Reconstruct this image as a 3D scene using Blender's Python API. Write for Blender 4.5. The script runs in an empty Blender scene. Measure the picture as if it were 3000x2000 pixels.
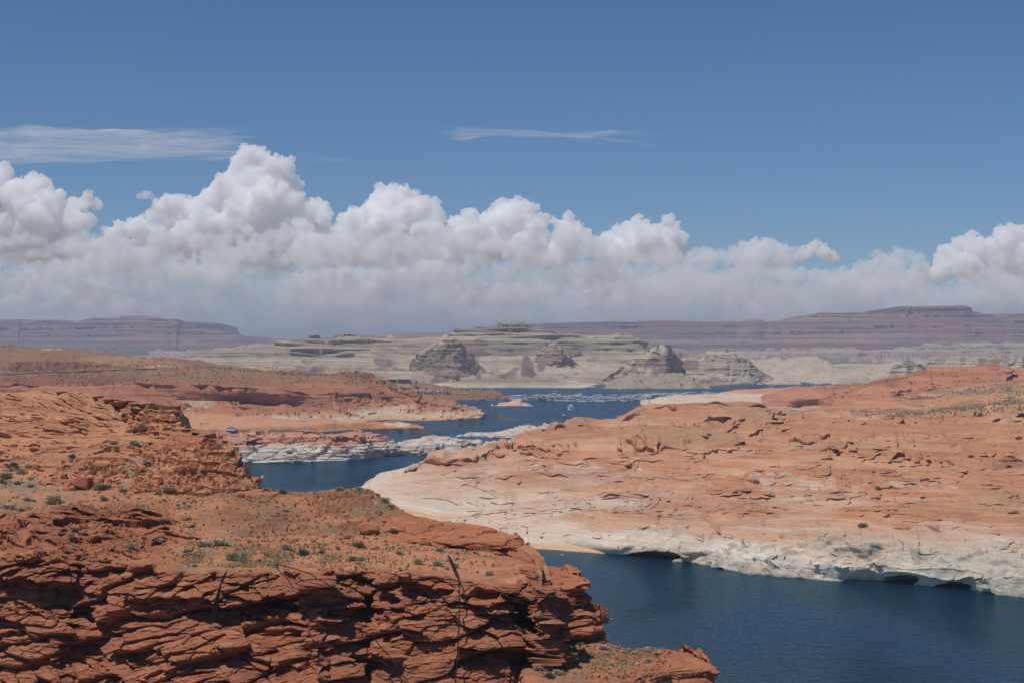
import bpy, math, random
import numpy as np
from mathutils import Vector

# ------------------------------------------------------------------ camera, sky, sun, exposure
SC = bpy.context.scene
COL = SC.collection
CAM_H, FPX = 100.0, 4500.0
cam_data = bpy.data.cameras.new("camera")
cam = bpy.data.objects.new("camera", cam_data)
COL.objects.link(cam)
cam.location = (0, 0, CAM_H)
cam.rotation_euler = (math.radians(90), 0, 0)
cam_data.sensor_width = 36.0
cam_data.lens = 36.0 * FPX / 3000.0
cam_data.clip_start = 1.0
cam_data.clip_end = 400000.0
SC.camera = cam

SUN_EL, SUN_AZ = math.radians(67), math.radians(-126)   # azimuth clockwise from +Y (view direction)
world = bpy.data.worlds.new("World")
SC.world = world
world.use_nodes = True
wt = world.node_tree
sky = wt.nodes.new("ShaderNodeTexSky")
sky.sky_type = 'NISHITA'
sky.sun_disc = False
sky.sun_elevation = SUN_EL
sky.sun_rotation = SUN_AZ
sky.altitude = 1200.0
sky.air_density = 0.9
sky.dust_density = 0.0
sky.ozone_density = 9.0
wt.nodes["Background"].inputs["Strength"].default_value = 0.073
hs_ = wt.nodes.new("ShaderNodeHueSaturation"); hs_.inputs["Saturation"].default_value = 1.05
wt.links.new(sky.outputs[0], hs_.inputs["Color"]); wt.links.new(hs_.outputs[0], wt.nodes["Background"].inputs[0])

sun_data = bpy.data.lights.new("sun", 'SUN')
sun_data.energy = 3.4
sun_data.angle = math.radians(0.5)
sun_data.color = (1.0, 0.94, 0.86)
sun = bpy.data.objects.new("sun", sun_data)
COL.objects.link(sun)
sdir = Vector((math.sin(SUN_AZ) * math.cos(SUN_EL), math.cos(SUN_AZ) * math.cos(SUN_EL), math.sin(SUN_EL)))
sun.rotation_euler = (-sdir).to_track_quat('-Z', 'Y').to_euler()
sun.location = (-400, -100, 900)

SC.view_settings.view_transform = 'Standard'
SC.view_settings.look = 'None'
SC.view_settings.exposure = 0.0
SC.view_settings.gamma = 1.0
SC.cycles.use_denoising = True
SC.cycles.max_bounces = 8
SC.cycles.diffuse_bounces = 3
SC.cycles.glossy_bounces = 3
SC.cycles.transparent_max_bounces = 16
SC.cycles.volume_bounces = 3
# ------------------------------------------------------------------ numeric helpers
def hsh(ix, iy, iz, seed):
    h = (ix.astype(np.int64) * 374761393 + iy.astype(np.int64) * 668265263 + iz.astype(np.int64) * 2147483647
         + seed * 1274126177) & 0xFFFFFFFF
    h = ((h ^ (h >> 13)) * 1274126177) & 0xFFFFFFFF
    h = ((h ^ (h >> 16)) * 2246822519) & 0xFFFFFFFF
    h = h ^ (h >> 15)
    return (h & 0xFFFFFF).astype(np.float32) / 16777215.0

def vnoise(x, y, z, seed=0):
    x, y, z = np.broadcast_arrays(x, y, z)
    fx, fy, fz = np.floor(x), np.floor(y), np.floor(z)
    u, v, w = x - fx, y - fy, z - fz
    u = u * u * u * (u * (u * 6 - 15) + 10); v = v * v * v * (v * (v * 6 - 15) + 10); w = w * w * w * (w * (w * 6 - 15) + 10)
    ix, iy, iz = fx.astype(np.int64), fy.astype(np.int64), fz.astype(np.int64)
    def c(a, b, d): return hsh(ix + a, iy + b, iz + d, seed)
    a = c(0,0,0) * (1-u) + c(1,0,0) * u; b = c(0,1,0) * (1-u) + c(1,1,0) * u
    e = c(0,0,1) * (1-u) + c(1,0,1) * u; f = c(0,1,1) * (1-u) + c(1,1,1) * u
    return ((a * (1-v) + b * v) * (1-w) + (e * (1-v) + f * v) * w) * 2 - 1

def fbm(x, y, z, octs=4, seed=0, gain=.5):
    s, a, f, t = 0., 1., 1., 0.
    for o in range(octs):
        s = s + a * vnoise(x * f + 13.7 * o, y * f - 7.1 * o, z * f + 3.3 * o, seed + o * 17)
        t += a; a *= gain; f *= 2.03
    return s / t * 1.6

def worley(x, y, z, seed=0, jit=.9):
    """nearest and second distance, three random numbers and the offset of the nearest cell."""
    fx, fy, fz = np.floor(x).astype(np.int64), np.floor(y).astype(np.int64), np.floor(z).astype(np.int64)
    best = np.full(x.shape, 9e9); sec = np.full(x.shape, 9e9)
    r1 = np.zeros(x.shape); ox = np.zeros(x.shape); oy = np.zeros(x.shape); oz = np.zeros(x.shape); cid = np.zeros(x.shape, np.int64)
    for i in (-1, 0, 1):
        for j in (-1, 0, 1):
            for k in (-1, 0, 1):
                cx, cy, cz = fx + i, fy + j, fz + k
                px = cx + .5 + jit * (hsh(cx, cy, cz, seed) - .5)
                py = cy + .5 + jit * (hsh(cx, cy, cz, seed + 1) - .5)
                pz = cz + .5 + jit * (hsh(cx, cy, cz, seed + 2) - .5)
                dx, dy, dz = x - px, y - py, z - pz
                d = np.sqrt(dx * dx + dy * dy + dz * dz)
                nb = d < best
                sec = np.where(nb, best, np.minimum(sec, d))
                best = np.where(nb, d, best)
                ox = np.where(nb, dx, ox); oy = np.where(nb, dy, oy); oz = np.where(nb, dz, oz)
                cid = np.where(nb, (cx * 73856093) ^ (cy * 19349663) ^ (cz * 83492791), cid)
    a = hsh(cid, cid >> 7, cid >> 3, seed + 5); b = hsh(cid >> 2, cid, cid >> 5, seed + 6); c = hsh(cid >> 1, cid >> 4, cid, seed + 7)
    return best, sec, a, b, c, ox, oy, oz

def sstep(a, b, x):
    t = np.clip((x - a) / (b - a), 0, 1)
    return t * t * (3 - 2 * t)

def lerp3(a, b, t):
    return np.asarray(a) * (1 - t[..., None]) + np.asarray(b) * t[..., None]

# ------------------------------------------------------------------ scene helpers
def tag(o, label=None, cat=None, group=None, kind=None):
    if label: o["label"] = label
    if cat: o["category"] = cat
    if group: o["group"] = group
    if kind: o["kind"] = kind
    return o

def link(name, data, parent=None, loc=None):
    o = bpy.data.objects.new(name, data)
    COL.objects.link(o)
    if parent: o.parent = parent
    if loc is not None: o.location = loc
    return o

def quad_mesh(name, P, color=None, mat=None, smooth=True):
    nv, nu = P.shape[:2]
    me = bpy.data.meshes.new(name)
    me.vertices.add(nv * nu)
    me.vertices.foreach_set("co", P.astype(np.float32).ravel())
    i = np.arange(nv * nu).reshape(nv, nu)
    q = np.stack([i[:-1, :-1], i[1:, :-1], i[1:, 1:], i[:-1, 1:]], -1).reshape(-1, 4)
    n = len(q)
    me.loops.add(n * 4)
    me.loops.foreach_set("vertex_index", q.astype(np.int32).ravel())
    me.polygons.add(n)
    me.polygons.foreach_set("loop_start", (np.arange(n) * 4).astype(np.int32))
    me.polygons.foreach_set("use_smooth", np.full(n, smooth, bool))
    me.update(calc_edges=True)
    if color is not None:
        a = me.attributes.new("rock_color", 'FLOAT_COLOR', 'POINT')
        c = np.ones((nv * nu, 4), np.float32); c[:, :3] = np.clip(color.reshape(-1, 3), 0.005, .9)
        a.data.foreach_set("color", c.ravel())
    if mat: me.materials.append(mat)
    return me

class G: pass
SURF = {}          # finished terrain sheets, for standing things on them

def crv(pts, d=None, z=None):
    """guide curve: image outline (x, y) with its distance or its height above the water."""
    p = np.array([(a[0], a[1]) for a in pts], float)
    def val(v, x):
        if np.isscalar(v): return np.full(len(x), float(v))
        v = np.array(v, float); return np.interp(x, v[:, 0], v[:, 1])
    def f(x):
        y = np.interp(x, p[:, 0], p[:, 1])
        dd = val(d, x) if d is not None else FPX * (CAM_H - val(z, x)) / np.maximum(y - 1000, 1.0)
        return y, dd
    return f

def loft(x0, x1, nu, curves, rows, wrap_l=0, wrap_r=0, blur=2, back=None, wob=0):
    x = np.linspace(x0, x1, nu)
    Y, Q = [], []
    cs = [c(x) for c in curves]
    for k in range(len(cs) - 1):
        n = rows[k]
        t = np.linspace(0, 1, n, endpoint=(k == len(cs) - 2))[:, None]
        Y.append(cs[k][0][None] * (1 - t) + cs[k+1][0][None] * t)
        Q.append((1 / cs[k][1])[None] * (1 - t) + (1 / cs[k+1][1])[None] * t)
    Y, Q = np.concatenate(Y), np.concatenate(Q)
    for _ in range(blur):
        for A in (Y, Q):
            A[1:-1] = .25 * A[:-2] + .5 * A[1:-1] + .25 * A[2:]
            A[1:-1, 1:-1] = .25 * A[1:-1, :-2] + .5 * A[1:-1, 1:-1] + .25 * A[1:-1, 2:]
    D = 1 / Q
    bad = (D[1:] > D[:-1] * 1.004)
    if bad.any(): print('  rows going back:', x0, x1, sorted(set(int(v) for v in x[bad.any(0)] // 50 * 50))[:30], 'y', int(Y[1:][bad].min()), int(Y[1:][bad].max()))
    X = np.broadcast_to(x, Y.shape)
    g = G(); g.px, g.py = X.copy(), Y.copy()
    P = np.stack([(X - 1500) / FPX * D, D, CAM_H - (Y - 1000) / FPX * D], -1)
    def ext(arr, side, k, fn):
        e = [fn(arr[:, 0 if side < 0 else -1], i + 1) for i in range(k)]
        e = np.stack(e, 1)
        return np.concatenate([e[:, ::-1], arr], 1) if side < 0 else np.concatenate([arr, e], 1)
    for side, w in ((-1, wrap_l), (1, wrap_r)):
        if w:
            k = 8 if D.min() > 1000 else 36
            P = ext(P, side, k, lambda c, i: c + np.array([-side * w * .12 * (i / k) ** 2, w * i / k, 0]))
            g.px = ext(g.px, side, k, lambda c, i: c); g.py = ext(g.py, side, k, lambda c, i: c)
    if back:                    # hidden slope behind the skyline: (metres back, metres down)
        k = 8; top = P[0]
        e = np.stack([top + np.array([0, back[0] * (i / k), -back[1] * (i / k) ** 1.3]) for i in range(k, 0, -1)], 0)
        P = np.concatenate([e, P], 0)
        g.px = np.concatenate([np.repeat(g.px[:1], k, 0), g.px], 0); g.py = np.concatenate([np.repeat(g.py[:1], k, 0), g.py], 0)
    g.P = P
    g.ramp = np.clip((np.arange(P.shape[0]) - (8 if back else 0)) / 14., 0, 1)[:, None] * np.ones((1, P.shape[1]))
    return g

def normals(P):
    du = np.zeros_like(P); dv = np.zeros_like(P)
    du[:, 1:-1] = P[:, 2:] - P[:, :-2]; du[:, 0] = P[:, 1] - P[:, 0]; du[:, -1] = P[:, -1] - P[:, -2]
    dv[1:-1] = P[2:] - P[:-2]; dv[0] = P[1] - P[0]; dv[-1] = P[-1] - P[-2]
    n = np.cross(dv, du)
    n /= np.linalg.norm(n, axis=-1, keepdims=True) + 1e-9
    return n

def smooth_normals(P, k=3):
    n = normals(P)
    for _ in range(k):
        n[1:-1] = (n[:-2] + 2 * n[1:-1] + n[2:]) / 4
        n[:, 1:-1] = (n[:, :-2] + 2 * n[:, 1:-1] + n[:, 2:]) / 4
    return n / (np.linalg.norm(n, axis=-1, keepdims=True) + 1e-9)

def push(g, n, d):
    g.P = g.P + n * d[..., None]

def bumps(g, scale, amp, seed, octs=4, aniso=(1, 1, 1), n=None, ridged=False, mask=1.):
    n = smooth_normals(g.P) if n is None else n
    P = g.P / scale
    f = fbm(P[..., 0] * aniso[0], P[..., 1] * aniso[1], P[..., 2] * aniso[2], octs, seed)
    if ridged: f = .5 - np.abs(f)
    push(g, n, f * amp * mask)

def terrace(g, th, seed, hard=1.0, wriser=.16, under=.0, warp=1.2, wscale=40., dip=(0, 0), lateral=60., fade=None, wo=2):
    P = g.P
    h = P[..., 2] + dip[0] * P[..., 0] + dip[1] * P[..., 1] + warp * fbm(P[..., 0] / wscale, P[..., 1] / wscale, P[..., 2] / wscale, wo, seed)
    b = h / th
    i = np.floor(b); f = b - i
    k = hsh(i.astype(np.int64), (i * 3).astype(np.int64), (i * 7).astype(np.int64), seed + 3)
    lat = fbm(P[..., 0] / lateral, P[..., 1] / lateral, i * 5.3, 2, seed + 9)
    st = hard * np.clip(.25 + .75 * k + .9 * lat, 0, 1.1)
    if fade is not None: st = st * fade
    s = sstep(0, wriser, f)
    n = smooth_normals(P, 2) if under else None
    P[..., 2] += th * (s - f) * st
    if under:                                   # the lip of each tread hangs over its riser
        nh = n.copy(); nh[..., 2] = 0
        nh /= np.linalg.norm(nh, axis=-1, keepdims=True) + .02
        P += nh * (under * st * sstep(wriser * .6, wriser, f) * (1 - sstep(wriser, wriser + .22, f)))[..., None]
    g.bed, g.bedf, g.hard = i, f, st

def beds(g, th, amp, seed, warp=.6, wscale=15., dip=(0, 0), lateral=12., n=None, horiz=.8):
    """ledges of a steep face: each bed sticks out by its own amount, broken along the strike."""
    P = g.P
    n = smooth_normals(P, 6) if n is None else n
    nn = n.copy(); nn[..., 2] *= (1 - horiz)
    nn /= np.linalg.norm(nn, axis=-1, keepdims=True) + .15
    h = P[..., 2] + dip[0] * P[..., 0] + dip[1] * P[..., 1] + warp * fbm(P[..., 0] / wscale, P[..., 1] / wscale, P[..., 2] / wscale, 3, seed)
    b = h / th
    i = np.floor(b); f = b - i
    r = hsh(i.astype(np.int64), (i * 5).astype(np.int64), (i * 11).astype(np.int64), seed + 3)
    lat = fbm(P[..., 0] / lateral, P[..., 1] / lateral, i * 4.7, 3, seed + 9)
    prof = sstep(0, .2, f) * (1 - .5 * sstep(.75, 1, f))
    push(g, nn, amp * (.7 * (r - .5) + .8 * lat + .35 * (prof - .5)))
    g.bed, g.bedf = i, f

def blocks(g, size, amp, seed, tilt=.6, n=None, crack=.25, rot=0.):
    """angular slabs: flattened cells, each pushed out and tilted on its own."""
    P = g.P
    n = smooth_normals(P, 6) if n is None else n
    X, Y, Z = P[..., 0], P[..., 1], P[..., 2]
    if rot:
        X, Z = X * math.cos(rot) + Z * math.sin(rot), -X * math.sin(rot) + Z * math.cos(rot)
    w = .12
    X = X + w * size[0] * fbm(X / size[0], Y / size[1], Z / size[2], 2, seed + 31)
    Z = Z + w * size[2] * fbm(X / size[0], Y / size[1], Z / size[2], 2, seed + 32)
    F1, F2, a, b, c, ox, oy, oz = worley(X / size[0], Y / size[1], Z / size[2], seed)
    edge = np.clip((F2 - F1) / .12, 0, 1)
    d = amp * ((a - .5) * 1.4 + tilt * ((b - .5) * ox * 1.6 - oz * (.5 + 1.1 * c))) - amp * crack * (1 - edge)
    push(g, n, d)
    return a, edge

def ledges(g, segs, unit='m', over=.9, seed=0):
    """small escarpments with overhanging lips along outlines: (x0, y0, x1, y1, height, fade px back)"""
    colx = g.px[-1]
    pyd = np.abs(np.gradient(g.py, axis=0))
    gy = np.clip(np.abs(np.gradient(g.P[..., 1], axis=0)) / np.maximum(pyd, .2), 0, 5.)
    for k, (xa, ya, xb, yb, h, fd) in enumerate(segs):
        c0, c1 = np.searchsorted(colx, [xa, xb])
        if c1 - c0 < 3: continue
        sl = (slice(None), slice(c0, c1))
        px, py = g.px[sl], g.py[sl]
        t = (px - xa) / (xb - xa)
        L = xb - xa
        z0 = np.zeros(1)
        wob = vnoise(t[:1] * max(1.5, L / 26.), np.full((1, 1), 3.7 * k + seed), z0, 77) * min(3.5, L * .05)
        hv = np.clip(.62 + vnoise(t[:1] * max(1.2, L / 48.), np.full((1, 1), 2.3 * k + seed), z0, 79) * 1.0, 0, 1.5)
        yl = ya + (yb - ya) * t + wob
        dy = yl - py
        e = sstep(0, .4, t) * sstep(0, .4, 1 - t) * hv
        hm = h if unit == 'm' else h * g.P[sl][..., 1] / FPX
        m = (dy > 0)
        r = np.where(m, hm * e * np.exp(-np.maximum(dy, 0) / fd) * np.clip(dy / 1.8, 0, 1), 0)
        back = sstep(0, .45, e) * (2.3 * gy[sl] + hm * over * e)
        lip = np.where(m, back * np.clip(dy / 1.8, 0, 1) * np.exp(-np.maximum(dy - 1.8, 0) / 5.), 0)
        g.P[sl][..., 2] += r
        g.P[sl][..., 1] -= lip

def streaks(g, n, boxes, seed, w=(14, 70), h=(1.5, 6), slope=(-.12, .2), fade=6.):
    """many short ledges strewn over outline boxes (x0, y0, x1, y1)"""
    rng = np.random.default_rng(seed)
    area = np.array([(b[2] - b[0]) * (b[3] - b[1]) for b in boxes], float)
    out = []
    for i in range(n):
        b = boxes[rng.choice(len(boxes), p=area / area.sum())]
        x, y = rng.uniform(b[0], b[2]), rng.uniform(b[1], b[3])
        sc = rng.uniform() ** 2.2
        ww = w[0] + (w[1] - w[0]) * sc
        hh = h[0] + (h[1] - h[0]) * sc * rng.uniform(.4, 1)
        sl = rng.uniform(*slope)
        k = rng.integers(1, 4)
        for j in range(k):
            xx, yy = x + rng.normal() * ww * .5 * (j > 0), y + j * rng.uniform(4, 10)
            out.append((xx - ww / 2, yy - sl * ww / 2, xx + ww / 2, yy + sl * ww / 2, hh, fade * .55 * hh + 3))
    ledges(g, out, 'px', 1.0, seed)

def finish(g, name, color, mat, smooth=True, skirt=None, **kw):
    last = g.P[-1].copy(); last[:, 2] -= (np.maximum(8, .015 * last[:, 1]) if skirt is None else skirt); last[:, 1] += 2 if skirt is None else 3 * skirt
    g.P = np.concatenate([g.P, last[None]], 0); color = np.concatenate([color, color[-1:]], 0)
    g.px = np.concatenate([g.px, g.px[-1:]], 0); g.py = np.concatenate([g.py, g.py[-1:]], 0)
    o = link(name, quad_mesh(name, g.P, color, mat, smooth))
    tag(o, **kw)
    D = g.P[..., 1]
    ok = D > 5
    g.u = np.where(ok, 1500 + g.P[..., 0] / np.maximum(D, 1) * FPX, -9e9)
    g.v = np.where(ok, 1000 + (CAM_H - g.P[..., 2]) / np.maximum(D, 1) * FPX, -9e9)
    g.n = normals(g.P)
    if name in SURF:
        h = SURF[name]
        g2 = G(); g2.u = np.concatenate([h.u.ravel(), g.u.ravel()])[None]; g2.v = np.concatenate([h.v.ravel(), g.v.ravel()])[None]
        g2.P = np.concatenate([h.P.reshape(-1, 3), g.P.reshape(-1, 3)])[None]; g2.n = np.concatenate([h.n.reshape(-1, 3), g.n.reshape(-1, 3)])[None]
        SURF[name] = g2
    else: SURF[name] = g
    return o

def stand(x, y, names, r=6.):
    """the visible terrain point under the outline position (x, y)."""
    best = None
    for nm in names:
        g = SURF[nm]
        dd = (g.u - x) ** 2 + (g.v - y) ** 2
        m = dd < r * r
        if not m.any():
            j = np.unravel_index(np.argmin(dd), dd.shape)
            cand = (g.P[j][1] + 1e5 + dd[j] * 1e3, g.P[j], g.n[j])
        else:
            idx = np.argwhere(m)
            k = idx[np.argmin(g.P[m][:, 1] + np.sqrt(dd[m]) * .6)]
            k = tuple(k)
            cand = (g.P[k][1], g.P[k], g.n[k])
        if best is None or cand[0] < best[0]: best = cand
    return Vector(best[1]), Vector(best[2])

# ------------------------------------------------------------------ materials
def rock_material(name, fine=.5, bump=.35, var=.35, rough=.9, band=0.):
    m = bpy.data.materials.new(name); m.use_nodes = True
    nt = m.node_tree; N = nt.nodes; L = nt.links
    b = N["Principled BSDF"]; b.inputs["Roughness"].default_value = rough
    b.inputs["Specular IOR Level"].default_value = .12
    at = N.new("ShaderNodeAttribute"); at.attribute_name = "rock_color"
    geo = N.new("ShaderNodeNewGeometry")
    n1 = N.new("ShaderNodeTexNoise"); n1.inputs["Scale"].default_value = 1 / fine; n1.inputs["Detail"].default_value = 6
    n1.inputs["Roughness"].default_value = .65
    mp = N.new("ShaderNodeMapping"); mp.inputs["Scale"].default_value = (.35, .35, 1.6)
    L.new(geo.outputs["Position"], mp.inputs[0]); L.new(mp.outputs[0], n1.inputs["Vector"])
    mr = N.new("ShaderNodeMapRange"); mr.inputs[1].default_value = .25; mr.inputs[2].default_value = .75
    mr.inputs[3].default_value = 1 - var; mr.inputs[4].default_value = 1 + var
    L.new(n1.outputs["Fac"], mr.inputs[0])
    mx = N.new("ShaderNodeMix"); mx.data_type = 'RGBA'; mx.blend_type = 'MULTIPLY'; mx.inputs[0].default_value = 1
    L.new(at.outputs["Color"], mx.inputs[6]); L.new(mr.outputs[0], mx.inputs[7])
    if band:                                    # fine cross bedding
        m3 = N.new("ShaderNodeMapping"); m3.inputs["Scale"].default_value = (.05, .03, 2.6 / fine); m3.inputs["Rotation"].default_value = (.03, .07, .4)
        n3 = N.new("ShaderNodeTexNoise"); n3.inputs["Scale"].default_value = 1.; n3.inputs["Detail"].default_value = 5; n3.inputs["Roughness"].default_value = .7; n3.inputs["Distortion"].default_value = .4
        L.new(geo.outputs["Position"], m3.inputs[0]); L.new(m3.outputs[0], n3.inputs["Vector"])
        r3 = N.new("ShaderNodeMapRange"); r3.inputs[1].default_value = .3; r3.inputs[2].default_value = .7; r3.inputs[3].default_value = 1 - band; r3.inputs[4].default_value = 1 + band
        L.new(n3.outputs["Fac"], r3.inputs[0])
        x3 = N.new("ShaderNodeMix"); x3.data_type = 'RGBA'; x3.blend_type = 'MULTIPLY'; x3.inputs[0].default_value = 1
        L.new(mx.outputs[2], x3.inputs[6]); L.new(r3.outputs[0], x3.inputs[7]); mx = x3
    L.new(mx.outputs[2], b.inputs["Base Color"])
    n2 = N.new("ShaderNodeTexNoise"); n2.inputs["Scale"].default_value = 1.6 / fine; n2.inputs["Detail"].default_value = 5
    L.new(mp.outputs[0], n2.inputs["Vector"])
    bp = N.new("ShaderNodeBump"); bp.inputs["Strength"].default_value = bump; bp.inputs["Distance"].default_value = fine
    L.new(n2.outputs["Fac"], bp.inputs["Height"]); L.new(bp.outputs[0], b.inputs["Normal"])
    return m

def plain(name, color, rough=.6, metal=0., spec=.4, noise=0., nscale=3.):
    m = bpy.data.materials.new(name); m.use_nodes = True
    nt = m.node_tree; b = nt.nodes["Principled BSDF"]
    b.inputs["Base Color"].default_value = (*color, 1); b.inputs["Roughness"].default_value = rough
    b.inputs["Metallic"].default_value = metal; b.inputs["Specular IOR Level"].default_value = spec
    if noise:
        t = nt.nodes.new("ShaderNodeTexNoise"); t.inputs["Scale"].default_value = nscale; t.inputs["Detail"].default_value = 4
        tc = nt.nodes.new("ShaderNodeTexCoord"); nt.links.new(tc.outputs["Object"], t.inputs["Vector"])
        cr = nt.nodes.new("ShaderNodeMapRange"); cr.inputs[3].default_value = 1 - noise; cr.inputs[4].default_value = 1 + noise
        nt.links.new(t.outputs["Fac"], cr.inputs[0])
        mx = nt.nodes.new("ShaderNodeMix"); mx.data_type = 'RGBA'; mx.blend_type = 'MULTIPLY'; mx.inputs[0].default_value = 1
        mx.inputs[6].default_value = (*color, 1)
        nt.links.new(cr.outputs[0], mx.inputs[7]); nt.links.new(mx.outputs[2], b.inputs["Base Color"])
    return m

def stones(g, size, seed, dens=.6, h=.5):
    """height of loose stones lying on a surface."""
    P = g.P
    F1, F2, a, b, c, ox, oy, oz = worley(P[..., 0] / size, P[..., 1] / size * .6, P[..., 2] * 0, seed)
    r = (.22 + .3 * b) * (a < dens)
    hh = np.sqrt(np.clip(r * r - F1 * F1, 0, 1)) * size * h
    return np.minimum(hh, size * h * r * (.55 + .3 * c))
# ------------------------------------------------------------------ colours of the rock (linear)
def col(r, g, b):
    f = lambda c: (c / 255 / 12.92 if c < 10.3 else ((c / 255 + .055) / 1.055) ** 2.4)
    return np.array([f(r), f(g), f(b)])
K = .96
RED, ORANGE, PEACH, WHITE = col(164, 98, 70) * K, col(190, 128, 94) * K, col(206, 158, 126) * K, col(206, 194, 184) * K
DRED, RUST, SAND, OLIVE = col(134, 78, 62) * K, col(176, 104, 72) * K, col(200, 138, 106) * K, col(140, 106, 80) * K
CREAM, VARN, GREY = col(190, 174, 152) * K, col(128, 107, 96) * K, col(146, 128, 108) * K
GRAVEL = col(142, 122, 100) * K

def mute(c, k=.16):
    m = (c @ np.array([.3, .5, .2]))[..., None]
    return c * (1 - k) + m * k

def strat(g, seed, th=.8, wide=40., warp=1.5):
    P = g.P
    h = P[..., 2] + warp * fbm(P[..., 0] / wide, P[..., 1] / wide, P[..., 2] / wide, 3, seed)
    return fbm(P[..., 0] / (wide * 2), P[..., 1] / (wide * 2), h / th, 4, seed + 2)

def pn(g, s, seed, octs=4, a=(1, 1, 1)):
    P = g.P / s
    return fbm(P[..., 0] * a[0], P[..., 1] * a[1], P[..., 2] * a[2], octs, seed)

def spots(g, lst, seed, rag=.35):
    """ragged patches of stain and painted shade (x, y, rx, ry, amount)"""
    m = np.zeros(g.px.shape)
    wx = fbm(g.px * .03, g.py * .03, 0 * g.px + seed, 4, seed); wy = fbm(g.px * .03, g.py * .03, 0 * g.px + seed + 9, 4, seed + 4)
    for x, y, rx, ry, a in lst:
        d = np.hypot((g.px - x) / rx + rag * wx, (g.py - y) / ry + rag * wy)
        m = np.maximum(m, a * (1 - sstep(.8, 1.05, d)))
    return m

MAT_FG = rock_material("red_sandstone", .35, .5, .22, band=.14)
MAT_MID = rock_material("slickrock", .9, .5, .16, band=.2)
MAT_HILL = rock_material("desert_slope", 1.6, .5, .28, band=.14)
MAT_FAR = rock_material("pale_sandstone", 6., .4, .16)
MAT_MESA = rock_material("mesa_rock", 25., .5, .2)

# ------------------------------------------------------------------ distant mesas and the desert floor
def mesa(name, x0, x1, nu, sky_pts, d, seed, label):
    top = np.array(sky_pts, float)
    sh = lambda f: [(x, 1000 + (y - 1000) * (1 - f) + 40 * f) for x, y in sky_pts]
    g = loft(x0, x1, nu, [crv(sky_pts, d=d), crv(sh(.22), d=d - 250), crv(sh(.6), d=d - 1100), crv([(x0, 1045), (x1, 1045)], d=d - 2600)],
             [14, 50, 34], back=(2500, 60), blur=1)
    n = smooth_normals(g.P, 4)
    n[..., 2] *= .2; n[..., 0] *= .25
    bumps(g, 900, 190, seed, 5, (1, .4, .3), n, ridged=True, mask=g.ramp)
    bumps(g, 260, 80, seed + 1, 4, (1, 1, .25), n, ridged=True, mask=g.ramp)
    n[..., 0] *= .15
    beds(g, 38, 170, seed + 2, 8, 1500, lateral=2200, n=n)
    beds(g, 13, 50, seed + 6, 4, 900, lateral=700, n=n)
    s = strat(g, seed + 3, 9, 1500, 6)
    c = lerp3(col(102, 80, 72), col(164, 130, 112), np.clip(.5 + s * 1.3, 0, 1))
    c = lerp3(c, col(134, 94, 80), np.clip(pn(g, 900, seed + 4) * 1.2, 0, .7))
    c = lerp3(c, col(96, 90, 88), np.clip(pn(g, 600, seed + 5) * 1.4 - .1, 0, .6))
    finish(g, name, c, MAT_MESA, label=label, kind='structure')

mesa("far_mesa", -150, 1020, 640, [(-150, 935), (0, 935), (55, 936), (58, 945), (140, 938), (150, 936), (225, 946), (240, 938), (243, 932), (270, 929),
     (345, 927), (350, 922), (430, 920), (480, 932), (500, 938), (503, 931), (515, 931), (517, 940), (530, 945), (560, 955), (605, 974), (700, 981),
     (740, 990), (860, 993), (1020, 994)], 11500, 11, 'hazy purple stepped mesa on the left skyline')
mesa("far_mesa", 880, 3150, 1100, [(880, 997), (1000, 991), (1120, 982), (1290, 975), (1415, 970), (1420, 965), (1470, 955), (1600, 950), (1700, 947),
     (2000, 942), (2115, 938), (2160, 945), (2200, 930), (2225, 930), (2245, 938), (2290, 938), (2345, 925), (2365, 918), (2410, 914), (2650, 910),
     (2657, 905), (2664, 910), (2700, 906), (2820, 902), (2850, 914), (2870, 922), (2940, 931), (2965, 925), (3000, 926), (3150, 930)], 10500, 12,
     'long hazy purple tableland across the right skyline')

g = loft(-700, 3700, 700, [crv([(-700, 1004), (3700, 1004)], d=60000), crv([(-700, 1045), (3700, 1045)], d=8300), crv([(-700, 1080), (3700, 1080)], d=4900),
         crv([(-700, 1137), (1900, 1136), (2000, 1134), (2150, 1129), (2330, 1121), (2450, 1118), (2600, 1122), (3700, 1125)], z=-.4),
         crv([(-700, 1141), (1900, 1140), (2000, 1138), (2150, 1133), (2330, 1125), (2450, 1122), (2600, 1128), (3700, 1131)], z=-6)], [8, 60, 90, 6], blur=1)
bumps(g, 300, 10, 21, 5)
zz = g.P[..., 2]
beachy = 1 - sstep(1, 9, zz)
s = strat(g, 22, 4, 300, 3)
c = lerp3(col(196, 182, 158), col(160, 142, 122), np.clip(.5 + s + pn(g, 500, 23) * .6, 0, 1))
green = np.clip(pn(g, 90, 24, 4, (.35, 2.2, 1)) * 2.2 + .15, 0, 1) * sstep(1084, 1096, g.py) * (1 - sstep(1128, 1133, g.py))
c = lerp3(c, col(128, 122, 88), green * .75)
c = lerp3(c, col(216, 206, 180), beachy * .7)
finish(g, "far_shore", c, MAT_FAR, label='pale sandy far shore with green strips and desert floor behind the lake', kind='structure')

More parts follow.
